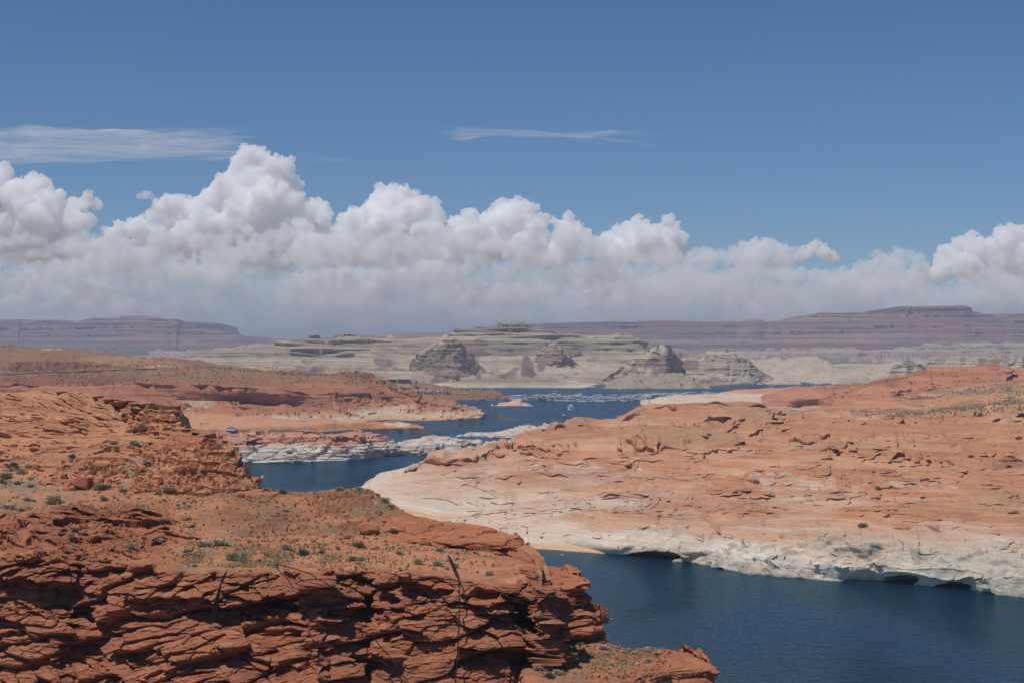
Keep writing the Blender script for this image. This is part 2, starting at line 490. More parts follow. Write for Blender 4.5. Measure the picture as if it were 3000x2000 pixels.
# low bluff bands beyond the right shore
def bluff(name, x0, x1, top, bot, d, seed, tint, label, mid=None):
    g = loft(x0, x1, int((x1 - x0) / 1.7), [crv(top, d=d), crv(mid if mid else [(x, y * .5 + 0.5 * np.interp(x, [b[0] for b in bot], [b[1] for b in bot])) for x, y in top], d=d * .985), crv(bot, d=d * .93)],
             [22, 20], back=(600, 40), blur=1)
    n = smooth_normals(g.P, 3)
    bumps(g, 160, 40, seed, 4, (1, 1, .5), n, ridged=True)
    beds(g, 9, 18, seed + 1, 4, 300, lateral=160, n=n)
    s = strat(g, seed + 2, 7, 300, 4)
    c = lerp3(tint, tint * .62, np.clip(.5 + s * 1.2, 0, 1))
    finish(g, name, c, MAT_FAR, label=label, kind='structure')
bluff("bluff", 2140, 3100, [(2140, 1036), (2300, 1030), (2450, 1033), (2600, 1030), (2740, 1024), (2760, 1016), (2900, 1012), (3100, 1009)],
      [(2140, 1056), (2300, 1062), (2600, 1066), (2760, 1068), (3100, 1068)], 6000, 31, col(176, 160, 148), 'low dark banded bluff beneath the right tableland')
bluff("bluff", 440, 800, [(440, 1030), (520, 1027), (640, 1030), (700, 1026), (800, 1024)], [(440, 1062), (800, 1062)], 6500, 32, col(186, 168, 150),
      'low pale bench below the left mesa')

# ------------------------------------------------------------------ pale sandstone plateau and buttes over the bay
g = loft(540, 1890, 900, [
    crv([(540, 1042), (610, 1030), (690, 1017), (760, 1013), (850, 1003), (985, 1000), (990, 989), (1080, 988), (1120, 992), (1290, 995), (1400, 976), (1418, 972),
         (1480, 972), (1488, 967), (1590, 968), (1605, 975), (1622, 990), (1700, 994), (1850, 998), (1868, 1002), (1878, 1022), (1890, 1030)], d=4400),
    crv([(540, 1052), (640, 1048), (760, 1044), (1000, 1042), (1200, 1036), (1400, 1016), (1600, 1020), (1700, 1032), (1890, 1036)], d=4250),
    crv([(540, 1075), (1000, 1085), (1400, 1060), (1600, 1070), (1890, 1075)], d=4000),
    crv([(540, 1090), (1000, 1118), (1890, 1118)], d=3650)], [70, 50, 60], back=(900, 30), blur=1)
n = smooth_normals(g.P, 5)
low = sstep(1035, 1060, g.py)
bumps(g, 260, 34, 41, 4, (1, .8, .3), n, ridged=True)
push(g, n, -16 * sstep(.1, .5, pn(g, 150, 45, 3, (1, 1, .55))) * low)
q = G(); q.P = g.P.copy(); beds(q, 6.5, 20, 42, 3, 300, lateral=140, n=n); g.P = g.P + (q.P - g.P) * (1 - .65 * low)[..., None]
s = strat(g, 43, 5, 260, 3)
c = lerp3(CREAM * .95, col(150, 134, 112), np.clip(.45 + 1.3 * s, 0, 1))
c = lerp3(c, col(118, 108, 98), np.clip(strat(g, 44, 6, 400, 3) * 2.2, 0, 1) * (1 - low) * .9)
v = np.clip(pn(g, 110, 46, 4, (1, 1, .9)) * 3 - 1.2, 0, .8) * low
v = np.maximum(v, spots(g, [(1410, 1008, 22, 9, .8), (1400, 1046, 35, 6, .8), (1480, 1100, 26, 22, 1), (1545, 1082, 26, 26, 1), (1400, 1112, 10, 9, .9), 
        (1660, 1072, 34, 12, .9), (1592, 1064, 18, 16, .9), (1690, 1090, 12, 4, .8), (1735, 1055, 20, 8, .6), (1120, 1072, 25, 9, .8), (1170, 1097, 26, 6, .8), (910, 1036, 10, 9, .8), (900, 1075, 18, 8, .6)], 47))
c = lerp3(c, VARN, v)
finish(g, "sandstone_plateau", c, MAT_FAR, label='long pale layered sandstone plateau behind the marina', kind='structure')

def butte(name, x0, x1, sky_pts, base, d, seed, stain_shade, label, amp=1., ridge=None, steep=.3):
    xs = [p[0] for p in sky_pts]
    bx = [p[0] for p in base]; by = [p[1] for p in base]
    def at(f):
        return [(x, y * (1 - f) + f * np.interp(x, bx, by)) for x, y in sky_pts]
    w = (x1 - x0) / FPX * d
    r = ((x0 + x1) / 2 if ridge is None else ridge)
    def bow(k):
        o = []
        for x in np.linspace(x0, x1, 15):
            u = (r - x) / (r - x0) if x < r else (x - r) / (x1 - r)
            side = w * .05 if (x < r or ridge is None) else w * steep
            o.append((x, d - k * (1 - u ** 1.6) + side * u))
        return o
    g = loft(x0, x1, int((x1 - x0) / 1.2), [crv(sky_pts, d=bow(w * .10)), crv(at(.3), d=bow(w * .2)), crv(at(.72), d=bow(w * .32)), crv(base, d=bow(w * .52))],
             [34, 40, 36], wrap_l=w * .25, wrap_r=w * .25, back=(w * .4, (max(by) - min(p[1] for p in sky_pts)) / FPX * d * .8), blur=3)
    n = smooth_normals(g.P, 4)
    bumps(g, 90, 20 * amp, seed, 4, (1, 1, .5), n, ridged=True, mask=g.ramp)
    push(g, n, 9 * amp * (np.abs(pn(g, 44, seed + 7, 2, (1, 1, .25))) - .3) * g.ramp)
    bumps(g, 18, 3.5 * amp, seed + 8, 3, n=n)
    beds(g, 6, 2.2 * amp, seed + 1, 3, 160, lateral=80, n=n)
    streaks(g, int(30 * amp), [(x0, min(p[1] for p in sky_pts) + 10, x1, max(by) - 10)], seed + 9, (6, 26), (.8, 3), (-.3, .3), 4)
    s = strat(g, seed + 2, 4, 160, 4)
    c = lerp3(CREAM, col(162, 145, 124), np.clip(.4 + s, 0, 1))
    v = np.maximum(spots(g, stain_shade, seed + 3, .5) * .9, np.clip(pn(g, 40, seed + 4, 4, (1, 1, .5)) * 2.5 - 1.2, 0, .5))
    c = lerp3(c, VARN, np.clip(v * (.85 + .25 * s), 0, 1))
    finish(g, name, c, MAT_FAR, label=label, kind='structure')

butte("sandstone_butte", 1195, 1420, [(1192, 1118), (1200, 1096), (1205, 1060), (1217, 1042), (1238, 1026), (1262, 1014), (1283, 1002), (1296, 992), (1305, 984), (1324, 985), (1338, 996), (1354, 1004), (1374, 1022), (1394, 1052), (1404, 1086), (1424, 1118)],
      [(1195, 1122), (1250, 1124), (1330, 1128), (1420, 1128)], 3720, 51, [(1275, 1078, 74, 50, .95), (1312, 1036, 44, 36, .92), (1352, 1062, 44, 40, .9), (1240, 1060, 26, 26, .8)], 'tall dark faced butte left of the bay', ridge=1318, steep=.2)  # dark patches: desert varnish plus painted shade of the front face
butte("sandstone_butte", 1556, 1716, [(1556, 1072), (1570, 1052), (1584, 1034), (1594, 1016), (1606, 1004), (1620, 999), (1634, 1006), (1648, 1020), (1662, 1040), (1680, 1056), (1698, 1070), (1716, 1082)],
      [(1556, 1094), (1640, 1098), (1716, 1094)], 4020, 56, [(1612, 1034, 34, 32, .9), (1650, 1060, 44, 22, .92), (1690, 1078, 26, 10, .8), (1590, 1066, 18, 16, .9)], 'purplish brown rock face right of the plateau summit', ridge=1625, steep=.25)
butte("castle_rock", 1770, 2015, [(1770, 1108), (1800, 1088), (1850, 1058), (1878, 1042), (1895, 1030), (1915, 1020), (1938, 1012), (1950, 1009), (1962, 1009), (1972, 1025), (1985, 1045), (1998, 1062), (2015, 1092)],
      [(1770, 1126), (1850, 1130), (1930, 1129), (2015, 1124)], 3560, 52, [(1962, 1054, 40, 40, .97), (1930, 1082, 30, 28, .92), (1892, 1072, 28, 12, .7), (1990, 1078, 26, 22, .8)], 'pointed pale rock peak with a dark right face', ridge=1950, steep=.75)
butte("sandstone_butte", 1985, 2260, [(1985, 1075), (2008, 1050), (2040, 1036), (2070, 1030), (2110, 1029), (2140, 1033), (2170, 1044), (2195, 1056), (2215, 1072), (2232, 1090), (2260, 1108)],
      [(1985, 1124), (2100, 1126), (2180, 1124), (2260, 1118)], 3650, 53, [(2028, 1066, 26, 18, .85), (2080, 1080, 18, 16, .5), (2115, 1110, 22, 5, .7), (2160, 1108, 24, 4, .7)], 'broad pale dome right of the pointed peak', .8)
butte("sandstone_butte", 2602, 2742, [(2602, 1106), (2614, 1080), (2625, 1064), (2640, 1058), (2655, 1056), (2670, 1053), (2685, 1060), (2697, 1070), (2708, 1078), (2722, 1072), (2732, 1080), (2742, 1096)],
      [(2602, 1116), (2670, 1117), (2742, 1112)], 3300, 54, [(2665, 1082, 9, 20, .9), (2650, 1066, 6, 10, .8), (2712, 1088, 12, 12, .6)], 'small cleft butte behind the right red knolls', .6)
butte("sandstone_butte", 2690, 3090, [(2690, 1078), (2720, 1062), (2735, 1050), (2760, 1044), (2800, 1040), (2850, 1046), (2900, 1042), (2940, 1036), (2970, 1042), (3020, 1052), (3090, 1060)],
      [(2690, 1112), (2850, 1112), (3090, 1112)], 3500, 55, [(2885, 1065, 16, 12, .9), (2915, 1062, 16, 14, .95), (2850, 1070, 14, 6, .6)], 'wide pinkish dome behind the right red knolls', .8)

g = loft(2180, 2640, 300, [crv([(2180, 1098), (2220, 1070), (2300, 1066), (2400, 1068), (2520, 1080), (2640, 1088)], d=4300), crv([(2180, 1118), (2300, 1114), (2640, 1112)], d=3600)], [60], back=(300, 20))
bumps(g, 90, 26, 57, 5); terrace(g, 5, 58, .8, lateral=120)
c = lerp3(CREAM, col(182, 168, 148), np.clip(.5 + strat(g, 59, 3, 150, 2), 0, 1))
finish(g, "pale_benches", c, MAT_FAR, label='low cream rock benches along the far right shore', kind='structure')

# rubble apron at the foot of the pointed peak
g = loft(1770, 2080, 260, [crv([(1770, 1137), (1782, 1122), (1800, 1108), (1850, 1096), (1920, 1100), (1980, 1090), (2030, 1108), (2060, 1122), (2080, 1132)], d=[(1770, 3290), (1800, 3390), (2040, 3390), (2080, 3300)]), crv([(1770, 1138), (1900, 1138), (2080, 1133)], d=3275)], [40], back=(80, 20))
push(g, normals(g.P), stones(g, 16, 58, .8, .7)); bumps(g, 30, 5, 59, 3)
finish(g, "rubble_apron", lerp3(CREAM * .72, col(128, 116, 104), np.clip(pn(g, 14, 60), 0, 1)), MAT_FAR, label='grey rubble apron at the foot of the pointed peak', kind='structure')

# ------------------------------------------------------------------ lake
wm = bpy.data.materials.new("lake_water"); wm.use_nodes = True
nt = wm.node_tree; nt.nodes.clear()
wo = nt.nodes.new("ShaderNodeOutputMaterial"); wd = nt.nodes.new("ShaderNodeBsdfDiffuse"); wg = nt.nodes.new("ShaderNodeBsdfGlossy"); wx = nt.nodes.new("ShaderNodeMixShader"); wf = nt.nodes.new("ShaderNodeFresnel")
wd.inputs["Color"].default_value = (.002, .015, .04, 1); wg.inputs["Color"].default_value = (.60, .92, 1, 1); wf.inputs["IOR"].default_value = 1.33
nt.links.new(wf.outputs[0], wx.inputs[0]); nt.links.new(wd.outputs[0], wx.inputs[1]); nt.links.new(wg.outputs[0], wx.inputs[2]); nt.links.new(wx.outputs[0], wo.inputs["Surface"])
geo = nt.nodes.new("ShaderNodeNewGeometry")
hs = []
for sc, det, w, st in ((.9, 4, (1, 1.6, 1), .55), (.16, 3, (1, 1.5, 1), .8), (.012, 3, (1, .35, 1), 1.)):
    mp = nt.nodes.new("ShaderNodeMapping"); mp.inputs["Scale"].default_value = w
    t = nt.nodes.new("ShaderNodeTexNoise"); t.inputs["Scale"].default_value = sc; t.inputs["Detail"].default_value = det
    nt.links.new(geo.outputs["Position"], mp.inputs[0]); nt.links.new(mp.outputs[0], t.inputs["Vector"]); hs.append(t)
b1 = nt.nodes.new("ShaderNodeBump"); b1.inputs["Strength"].default_value = .9; b1.inputs["Distance"].default_value = .8
b2 = nt.nodes.new("ShaderNodeBump"); b2.inputs["Strength"].default_value = .8; b2.inputs["Distance"].default_value = 2.
nt.links.new(hs[0].outputs["Fac"], b1.inputs["Height"]); nt.links.new(hs[1].outputs["Fac"], b2.inputs["Height"])
nt.links.new(b1.outputs[0], b2.inputs["Normal"]); nt.links.new(b2.outputs[0], wg.inputs["Normal"]); nt.links.new(b2.outputs[0], wf.inputs["Normal"])
mr = nt.nodes.new("ShaderNodeMapRange"); mr.inputs[1].default_value = .35; mr.inputs[2].default_value = .7; mr.inputs[3].default_value = .04; mr.inputs[4].default_value = .42
nt.links.new(hs[2].outputs["Fac"], mr.inputs[0]); nt.links.new(mr.outputs[0], wg.inputs["Roughness"])
me = bpy.data.meshes.new("lake")
me.from_pydata([(-2500, 150, 0), (3000, 150, 0), (3000, 4300, 0), (-2500, 4300, 0)], [], [(0, 1, 2, 3)])
me.materials.append(wm)
tag(link("lake", me), 'deep blue rippled lake water', kind='structure')

# ------------------------------------------------------------------ red hill range on the left shore
SKY_H = [(-90, 1003.5), (0, 1006), (30, 1012), (90, 1018), (230, 1033), (340, 1042), (480, 1053), (560, 1060), (640, 1069), (730, 1078), (860, 1087), (960, 1091), (1065, 1094), (1085, 1098), (1100, 1107), (1125, 1121), (1150, 1135),
         (1180, 1147), (1220, 1160), (1255, 1168), (1300, 1178), (1330, 1186), (1390, 1197), (1408, 1210), (1416, 1219)]
g = loft(-90, 1416, 1000, [
    crv(SKY_H, d=[(-90, 3100), (340, 2850), (480, 2750), (730, 2550), (960, 2350), (1065, 2290), (1100, 2300), (1125, 2231), (1150, 2225), (1220, 2140), (1300, 2130), (1390, 2090), (1416, 2048)]),
    crv([(-90, 1093), (0, 1092), (150, 1089), (300, 1081), (420, 1078), (560, 1085), (700, 1095), (860, 1102), (1000, 1108), (1100, 1122), (1180, 1156), (1300, 1185), (1390, 1204), (1416, 1219.3)],
        z=[(-90, 55), (300, 57), (600, 54), (860, 47), (1000, 45), (1100, 38.5), (1180, 25), (1300, 13.3), (1390, 5.7), (1416, .2)]),
    crv([(-90, 1132), (0, 1132), (300, 1132), (500, 1136), (700, 1139), (900, 1142), (985, 1146), (1060, 1150), (1150, 1166), (1300, 1194), (1416, 1219.5)],
        z=[(-90, 40), (700, 39), (985, 34), (1060, 30), (1150, 20), (1300, 9.7), (1416, .1)]),
    crv([(-90, 1142), (300, 1141), (700, 1150), (985, 1157), (1150, 1175), (1300, 1200), (1416, 1220)], z=[(-90, 35.8), (300, 36), (700, 34.3), (985, 29.2), (1150, 15.8), (1300, 7.1), (1416, 0)]),
    crv([(-90, 1180), (600, 1185), (985, 1190), (1150, 1200), (1300, 1212), (1416, 1220.3)], z=[(-90, 19), (600, 18), (985, 15), (1150, 9), (1300, 4), (1416, 0)]),
    crv([(-90, 1222), (600, 1224), (1000, 1225), (1150, 1224), (1300, 1223), (1416, 1221)], z=[(-90, 6), (600, 6), (1000, 4.5), (1150, 2), (1300, .8), (1416, -.2)]),
    crv([(-90, 1268), (540, 1268), (700, 1266), (860, 1261), (960, 1255), (1080, 1240), (1190, 1234), (1340, 1229), (1400, 1226), (1416, 1222)], z=-.3),
    crv([(-90, 1278), (540, 1278), (700, 1276), (960, 1264), (1080, 1248), (1190, 1240), (1340, 1234), (1416, 1226)], z=-5)],
    [50, 40, 22, 30, 30, 36, 5], back=(500, 40), blur=1)
n = smooth_normals(g.P, 3)
rim = sstep(1128, 1134, g.py) * (1 - sstep(1158, 1172, g.py)) * (1 - sstep(985, 1040, g.px))
cl = sstep(1140, 1150, g.py) * (1 - sstep(1218, 1228, g.py))
lowr = sstep(1020, 1120, g.px)
sandy = sstep(1221, 1226, g.py) * (1 - sstep(960, 1000, g.px))
bumps(g, 120, 7, 61, 5, n=n)
push(g, n, (cl * (1 - sandy) * (5. * np.abs(pn(g, 30, 62, 4, (1, 1, .5))) - 1.5)))
push(g, n, rim * (1 - lowr) * 1.6 * pn(g, 16, 63, 4, (1, 1, .3)))
roadcut = spots(g, [(180, 1068, 150, 14, 1), (90, 1078, 90, 8, 1), (270, 1075, 45, 6, 1)], 64, .2)
push(g, n, roadcut * 4 * pn(g, 9, 65, 4))
fade = np.clip(cl * (1 - .5 * lowr) + lowr * .25 + .1 - sandy, 0, 1)
terrace(g, 3.4, 66, .9, .10, lateral=60, warp=2., wscale=120, fade=fade, under=1.5)
ledges(g, [(-60, 1136, 260, 1136, 1.5, 9), (240, 1135, 560, 1139, 1.8, 9), (540, 1139, 800, 1142, 1.8, 9), (780, 1141, 1000, 1148, 1.6, 9), (500, 1205, 640, 1206, 2, 8), (640, 1203, 760, 1208, 3, 10), (1330, 1192, 1385, 1204, 2, 6)])
streaks(g, 90, [(-60, 1150, 1000, 1222)], 238, (10, 50), (.6, 2.2), (-.1, .2), 5)
streaks(g, 50, [(1000, 1165, 1360, 1222)], 239, (10, 50), (.8, 2.6), (-.1, .2), 5)
streaks(g, 40, [(20, 1058, 300, 1078)], 240, (8, 30), (1, 3), (-.1, .2), 3)
zz = g.P[..., 2]
s = strat(g, 67, 2.5, 120, 2)
c = lerp3(col(176, 112, 84), col(150, 92, 70), np.clip(.4 + s * .9 + .4 * pn(g, 60, 68), 0, 1))
up = 1 - sstep(1126, 1136, g.py)
upc = lerp3(OLIVE, col(152, 98, 70), np.clip(.35 + 1.3 * pn(g, 160, 69, 4, (.5, 1, 1)), 0, 1))
upc = lerp3(upc, col(166, 126, 80), spots(g, [(330, 1056, 110, 13, .7), (480, 1066, 60, 8, .5)], 70))
upc = lerp3(upc, col(196, 150, 116), spots(g, [(200, 1026, 90, 5, .8), (900, 1082, 160, 5, .9), (460, 1068, 40, 3, .8)], 71))
upc = lerp3(upc, col(136, 76, 60), spots(g, [(150, 1112, 230, 18, .7), (330, 1118, 60, 14, .5)], 72))
upc = lerp3(upc, col(98, 50, 46), roadcut * np.clip(.6 + pn(g, 7, 73), 0, 1))
c = lerp3(c, upc, up)
wh = (1 - sstep(4, 13, zz + 3 * pn(g, 40, 74))) * (1 - sandy)
c = lerp3(c, lerp3(PEACH, col(204, 178, 160), np.clip(.5 + s, 0, 1)), wh * .8)
c = lerp3(c, col(196, 178, 164), spots(g, [(580, 1200, 60, 14, .4), (985, 1185, 10, 22, .3), (1150, 1205, 90, 12, .5)], 75))
c = lerp3(c, SAND * .98, sandy)
c = lerp3(c, col(196, 126, 88), (1 - sstep(0, 2.2, zz)) * .8)
c = lerp3(c, col(150, 118, 72), spots(g, [(1050, 1250, 70, 5, .8), (1080, 1186, 60, 5, .5)], 76))
finish(g, "red_hill", mute(c, .12) * np.array([1.06, 1.12, .98]), MAT_HILL, label='long red hill range with a cliff rim on the left shore', kind='structure')

g = loft(860, 1242, 260, [crv([(860, 1245), (1000, 1242), (1100, 1236), (1170, 1237), (1215, 1246), (1242, 1253)], z=[(860, 2), (1000, 4), (1150, 4), (1200, 2.5), (1242, 0)]),
                          crv([(860, 1262), (950, 1265), (1080, 1257), (1200, 1255), (1242, 1254)], z=-.3), crv([(860, 1268), (950, 1271), (1242, 1258)], z=-4)], [26, 4], back=(60, 6))
bumps(g, 14, 2, 77, 4); terrace(g, 1.2, 78, .8)
c = lerp3(col(192, 128, 92), col(146, 116, 74), spots(g, [(1020, 1252, 90, 8, .9), (930, 1258, 60, 5, .7)], 79))
c = lerp3(c, col(208, 186, 166), spots(g, [(1160, 1243, 55, 7, .9)], 80))
finish(g, "sand_spit", c, MAT_HILL, label='low sandy spit with a green strip on the left shore', kind='structure')

# brown point with the marina car park
g = loft(1040, 1552, 340, [crv([(1040, 1110), (1100, 1117), (1200, 1119), (1245, 1123), (1290, 1132), (1340, 1140), (1430, 1146), (1500, 1156), (1552, 1163)], z=[(1040, 22), (1245, 20), (1340, 12), (1430, 7), (1500, 3.5), (1552, .2)]),
                          crv([(1040, 1135), (1200, 1142), (1320, 1144), (1430, 1153), (1552, 1163.5)], z=[(1040, 16), (1200, 14), (1320, 11), (1430, 4), (1552, .1)]),
                          crv([(1040, 1160), (1200, 1154), (1320, 1154), (1430, 1160), (1552, 1164)], z=[(1040, 12), (1320, 8), (1430, 2), (1552, 0)]),
                          crv([(1040, 1185), (1300, 1182), (1325, 1176), (1360, 1172), (1420, 1169), (1552, 1165)], z=-.3), crv([(1040, 1190), (1300, 1188), (1360, 1178), (1552, 1169)], z=-6)],
         [24, 20, 24, 4], back=(300, 15))
bumps(g, 40, 4, 81, 5); terrace(g, 2.5, 82, .5)
c = lerp3(col(146, 112, 84), col(150, 98, 78), np.clip(sstep(1150, 1160, g.py) + .5 * pn(g, 50, 83), 0, 1))
c = lerp3(c, col(138, 122, 76), np.clip(pn(g, 30, 84, 4, (.5, 1, 1)) * 1.5, 0, .8) * (1 - sstep(1160, 1168, g.py)))
c = lerp3(c, col(172, 150, 136), spots(g, [(1265, 1147, 70, 5, .9), (1150, 1128, 60, 6, .5)], 85, .15))
finish(g, "brown_point", c, MAT_HILL, label='low brown point in front of the pale plateau', kind='structure')

# small pale island
g = loft(1438, 1564, 150, [crv([(1438, 1188), (1455, 1186), (1470, 1180), (1490, 1177), (1503, 1173), (1512, 1171), (1525, 1172), (1533, 1180), (1548, 1180), (1556, 1184), (1564, 1188)], d=2410),
                          crv([(1438, 1188.5), (1564, 1188.5)], z=0), crv([(1438, 1193), (1564, 1193)], z=-4)], [30, 4], back=(60, 12))
bumps(g, 14, 2.2, 86, 4); terrace(g, 1.6, 87, .9)
c = lerp3(col(210, 172, 150), col(198, 148, 124), np.clip(.4 + strat(g, 88, 1, 40, .6), 0, 1))
finish(g, "rock_island", c, MAT_MID, label='small pale pink island in front of the marina', kind='structure')

# pale spit on the right with the balanced knob
g = loft(1882, 2560, 460, [crv([(1882, 1187), (1892, 1180), (1897, 1173), (1903, 1173), (1908, 1178), (1930, 1171), (1960, 1163), (1990, 1159), (2060, 1158), (2110, 1156), (2140, 1150), (2175, 1144), (2300, 1138), (2400, 1134), (2560, 1128)], d=[(1882, 2420), (2000, 2500), (2200, 2650), (2560, 2900)]),
                          crv([(1882, 1187.3), (1930, 1178), (2000, 1170), (2150, 1160), (2300, 1150), (2560, 1142)], z=[(1882, .1), (1930, 4), (2000, 8), (2150, 11), (2300, 13), (2560, 15)]),
                          crv([(1882, 1187.6), (1960, 1187), (2100, 1190), (2250, 1184), (2400, 1180), (2560, 1176)], z=-.2), crv([(1882, 1192), (2560, 1188)], z=-5)], [24, 30, 4], back=(250, 14))
bumps(g, 30, 4, 91, 5, ridged=True); terrace(g, 2., 92, .9, lateral=40, under=.6)
zz = g.P[..., 2]
c = lerp3(col(212, 190, 172), col(196, 140, 112), np.clip(sstep(9, 16, zz + 3 * pn(g, 40, 93)) + .5 * strat(g, 94, 1, 60, 1), 0, 1))
finish(g, "pale_spit", c, MAT_MID, label='pale pink rock spit reaching into the lake from the right', kind='structure')

# brown flat and red knolls on the right
g = loft(2230, 3100, 620, [
    crv([(2230, 1152), (2330, 1142), (2420, 1132), (2560, 1126), (2640, 1116), (2680, 1100), (2700, 1096), (2718, 1088), (2735, 1087), (2750, 1083), (2765, 1088), (2785, 1087), (2810, 1092), (2835, 1080), (2840, 1074), (2870, 1076), (2930, 1073), (2940, 1084), (2965, 1094), (3000, 1086), (3100, 1080)], d=[(2230, 2700), (2560, 2600), (2700, 2350), (3100, 2200)]),
    crv([(2230, 1170), (2400, 1150), (2560, 1136), (2700, 1112), (2760, 1108), (2840, 1104), (2930, 1104), (3000, 1108), (3100, 1104)], d=[(2230, 2450), (2560, 2350), (2700, 2250), (3100, 2100)]),
    crv([(2230, 1184), (2400, 1165), (2560, 1150), (2700, 1135), (2850, 1128), (3100, 1122)], d=[(2230, 2330), (2560, 2200), (2700, 2130), (3100, 2000)]),
    crv([(2230, 1200), (2350, 1196), (2380, 1193), (2410, 1190), (2440, 1188), (2560, 1180), (2850, 1160), (3100, 1150)], z=[(2230, -.3), (2350, -.3), (2380, 2), (2410, 5), (2440, 9), (2560, 18), (3100, 30)]),
    crv([(2230, 1208), (2360, 1206), (2560, 1200), (2850, 1180), (3100, 1170)], z=[(2230, -3), (2360, -3), (2440, 3), (2560, 12), (3100, 24)])], [40, 26, 40, 12], back=(400, 30))
n = smooth_normals(g.P, 3)
bumps(g, 60, 8, 101, 5, n=n); terrace(g, 3.2, 102, .9, lateral=60, warp=2.5, wscale=90, under=.8)
ledges(g, [(2540, 1148, 2680, 1142, 3, 10), (2380, 1162, 2480, 1158, 4, 14), (2590, 1160, 2650, 1156, 5, 14), (2690, 1152, 2760, 1150, 4, 10), (2835, 1086, 2935, 1086, 4, 14), (2715, 1100, 2740, 1100, 3, 9)])
streaks(g, 110, [(2400, 1115, 3000, 1180), (2700, 1090, 3000, 1120)], 241, (10, 60), (.8, 3.5), (-.15, .15), 5)
c = lerp3(col(194, 122, 92), col(166, 98, 74), np.clip(.4 + strat(g, 103, 2, 80, 1.5) + .3 * pn(g, 50, 104), 0, 1))
c = lerp3(c, col(150, 100, 84), (1 - sstep(1136, 1141, g.py)) * (1 - sstep(2600, 2680, g.px)))
c = lerp3(c, col(208, 160, 130), (1 - sstep(2, 9, g.P[..., 2])) * .7)
finish(g, "red_knolls", mute(c, .16) * np.array([1.03, 1.12, .98]), MAT_HILL, label='red knolls and flat rock at the right edge of the lake', kind='structure')

# ------------------------------------------------------------------ white walled rock bars in the middle
def bar(name, x0, x1, top, wl, ztop, seed, dback, nr, label, white=12., face=.8):
    g = loft(x0, x1, int((x1 - x0) / 1.15), [crv(top, d=lambda_d(top, ztop, dback)), crv(mid_pts(top, wl, .3), z=[(x, z * face) for x, z in ztop]), crv(wl, z=-.2), crv([(x, y + 12) for x, y in wl], z=-4)],
             [nr // 3, nr, 5], back=(60, 22), blur=1)
    return g
def lambda_d(top, ztop, dback):
    zx = [p[0] for p in ztop]; zv = [p[1] for p in ztop]
    return [(x, FPX * (CAM_H - np.interp(x, zx, zv)) / (y - 1000)) for x, y in top]
def mid_pts(a, b, f):
    bx = [p[0] for p in b]; by = [p[1] for p in b]
    return [(x, y * (1 - f) + f * np.interp(x, bx, by)) for x, y in a]

g = loft(500, 1495, 900, [
    crv([(500, 1268), (600, 1270), (700, 1270), (800, 1268), (880, 1263), (890, 1266), (960, 1268), (1030, 1264), (1080, 1268), (1110, 1276), (1130, 1287), (1137, 1294), (1160, 1302), (1200, 1303), (1280, 1308), (1330, 1310), (1450, 1308), (1495, 1306)],
        d=[(500, 1440), (1000, 1440), (1130, 1400), (1200, 1420), (1495, 1450)]),
    crv([(500, 1292), (600, 1292), (700, 1290), (800, 1288), (900, 1286), (1000, 1288), (1080, 1286), (1130, 1300), (1160, 1312), (1280, 1314), (1400, 1316), (1495, 1313)],
        d=[(500, 1310), (800, 1310), (1000, 1318), (1130, 1345), (1200, 1372), (1300, 1380), (1495, 1420)]),
    crv([(500, 1328), (800, 1328), (1000, 1322), (1130, 1318), (1280, 1323), (1400, 1323), (1495, 1317)], d=[(500, 1285), (800, 1282), (1000, 1297), (1130, 1335), (1200, 1352), (1300, 1365), (1495, 1415)]),
    crv([(500, 1356), (680, 1356), (800, 1356), (900, 1353), (1000, 1349), (1080, 1342), (1130, 1336), (1200, 1334), (1300, 1331), (1400, 1327), (1495, 1319)], z=-.2),
    crv([(500, 1372), (800, 1372), (1000, 1364), (1130, 1350), (1495, 1330)], z=-5)], [40, 44, 44, 5], back=(60, 20), blur=1)
n = smooth_normals(g.P, 5)
wall = sstep(1284, 1296, g.py)
bumps(g, 40, 4, 111, 5, n=n)
push(g, n, wall * (4.5 * (np.abs(pn(g, 26, 112, 3, (1, 1, .7))) - .3)))
blocks(g, (18, 12, 8), 1.6, 113, .8, n, .5, rot=.35)
terrace(g, 2.4, 114, .8, .06, lateral=40, under=1.2, fade=np.clip(1.2 - wall * .7, 0, 1))
beds(g, 1.6, .5, 118, .6, 30, lateral=18)
ledges(g, [(1020, 1282, 1075, 1284, 2.5, 10), (1090, 1278, 1130, 1286, 2, 8), (880, 1272, 960, 1272, 2, 8), (560, 1282, 820, 1276, 2, 10)])
streaks(g, 90, [(520, 1275, 1130, 1345)], 242, (10, 60), (.8, 4), (-.3, .5), 3)
streaks(g, 40, [(1130, 1308, 1480, 1328)], 243, (8, 40), (.8, 3), (-.2, .3), 3)
zz = g.P[..., 2]
s = strat(g, 115, 1.1, 40, 1.)
wz = 1 - sstep(9, 16, zz + 2.5 * pn(g, 30, 116) + 2 * s)
c = lerp3(lerp3(col(200, 150, 122), col(172, 116, 92), np.clip(.4 + s, 0, 1)), lerp3(col(206, 196, 184), col(186, 172, 160), np.clip(.4 + s, 0, 1)), wz)
c = lerp3(c, col(150, 140, 132), np.clip(pn(g, 18, 117, 4, (1, 1, .8)) * 1.8 - .7, 0, .6) * wall)
finish(g, "rock_bar", c, MAT_MID, smooth=False, label='white walled rock bar crossing the channel', kind='structure')

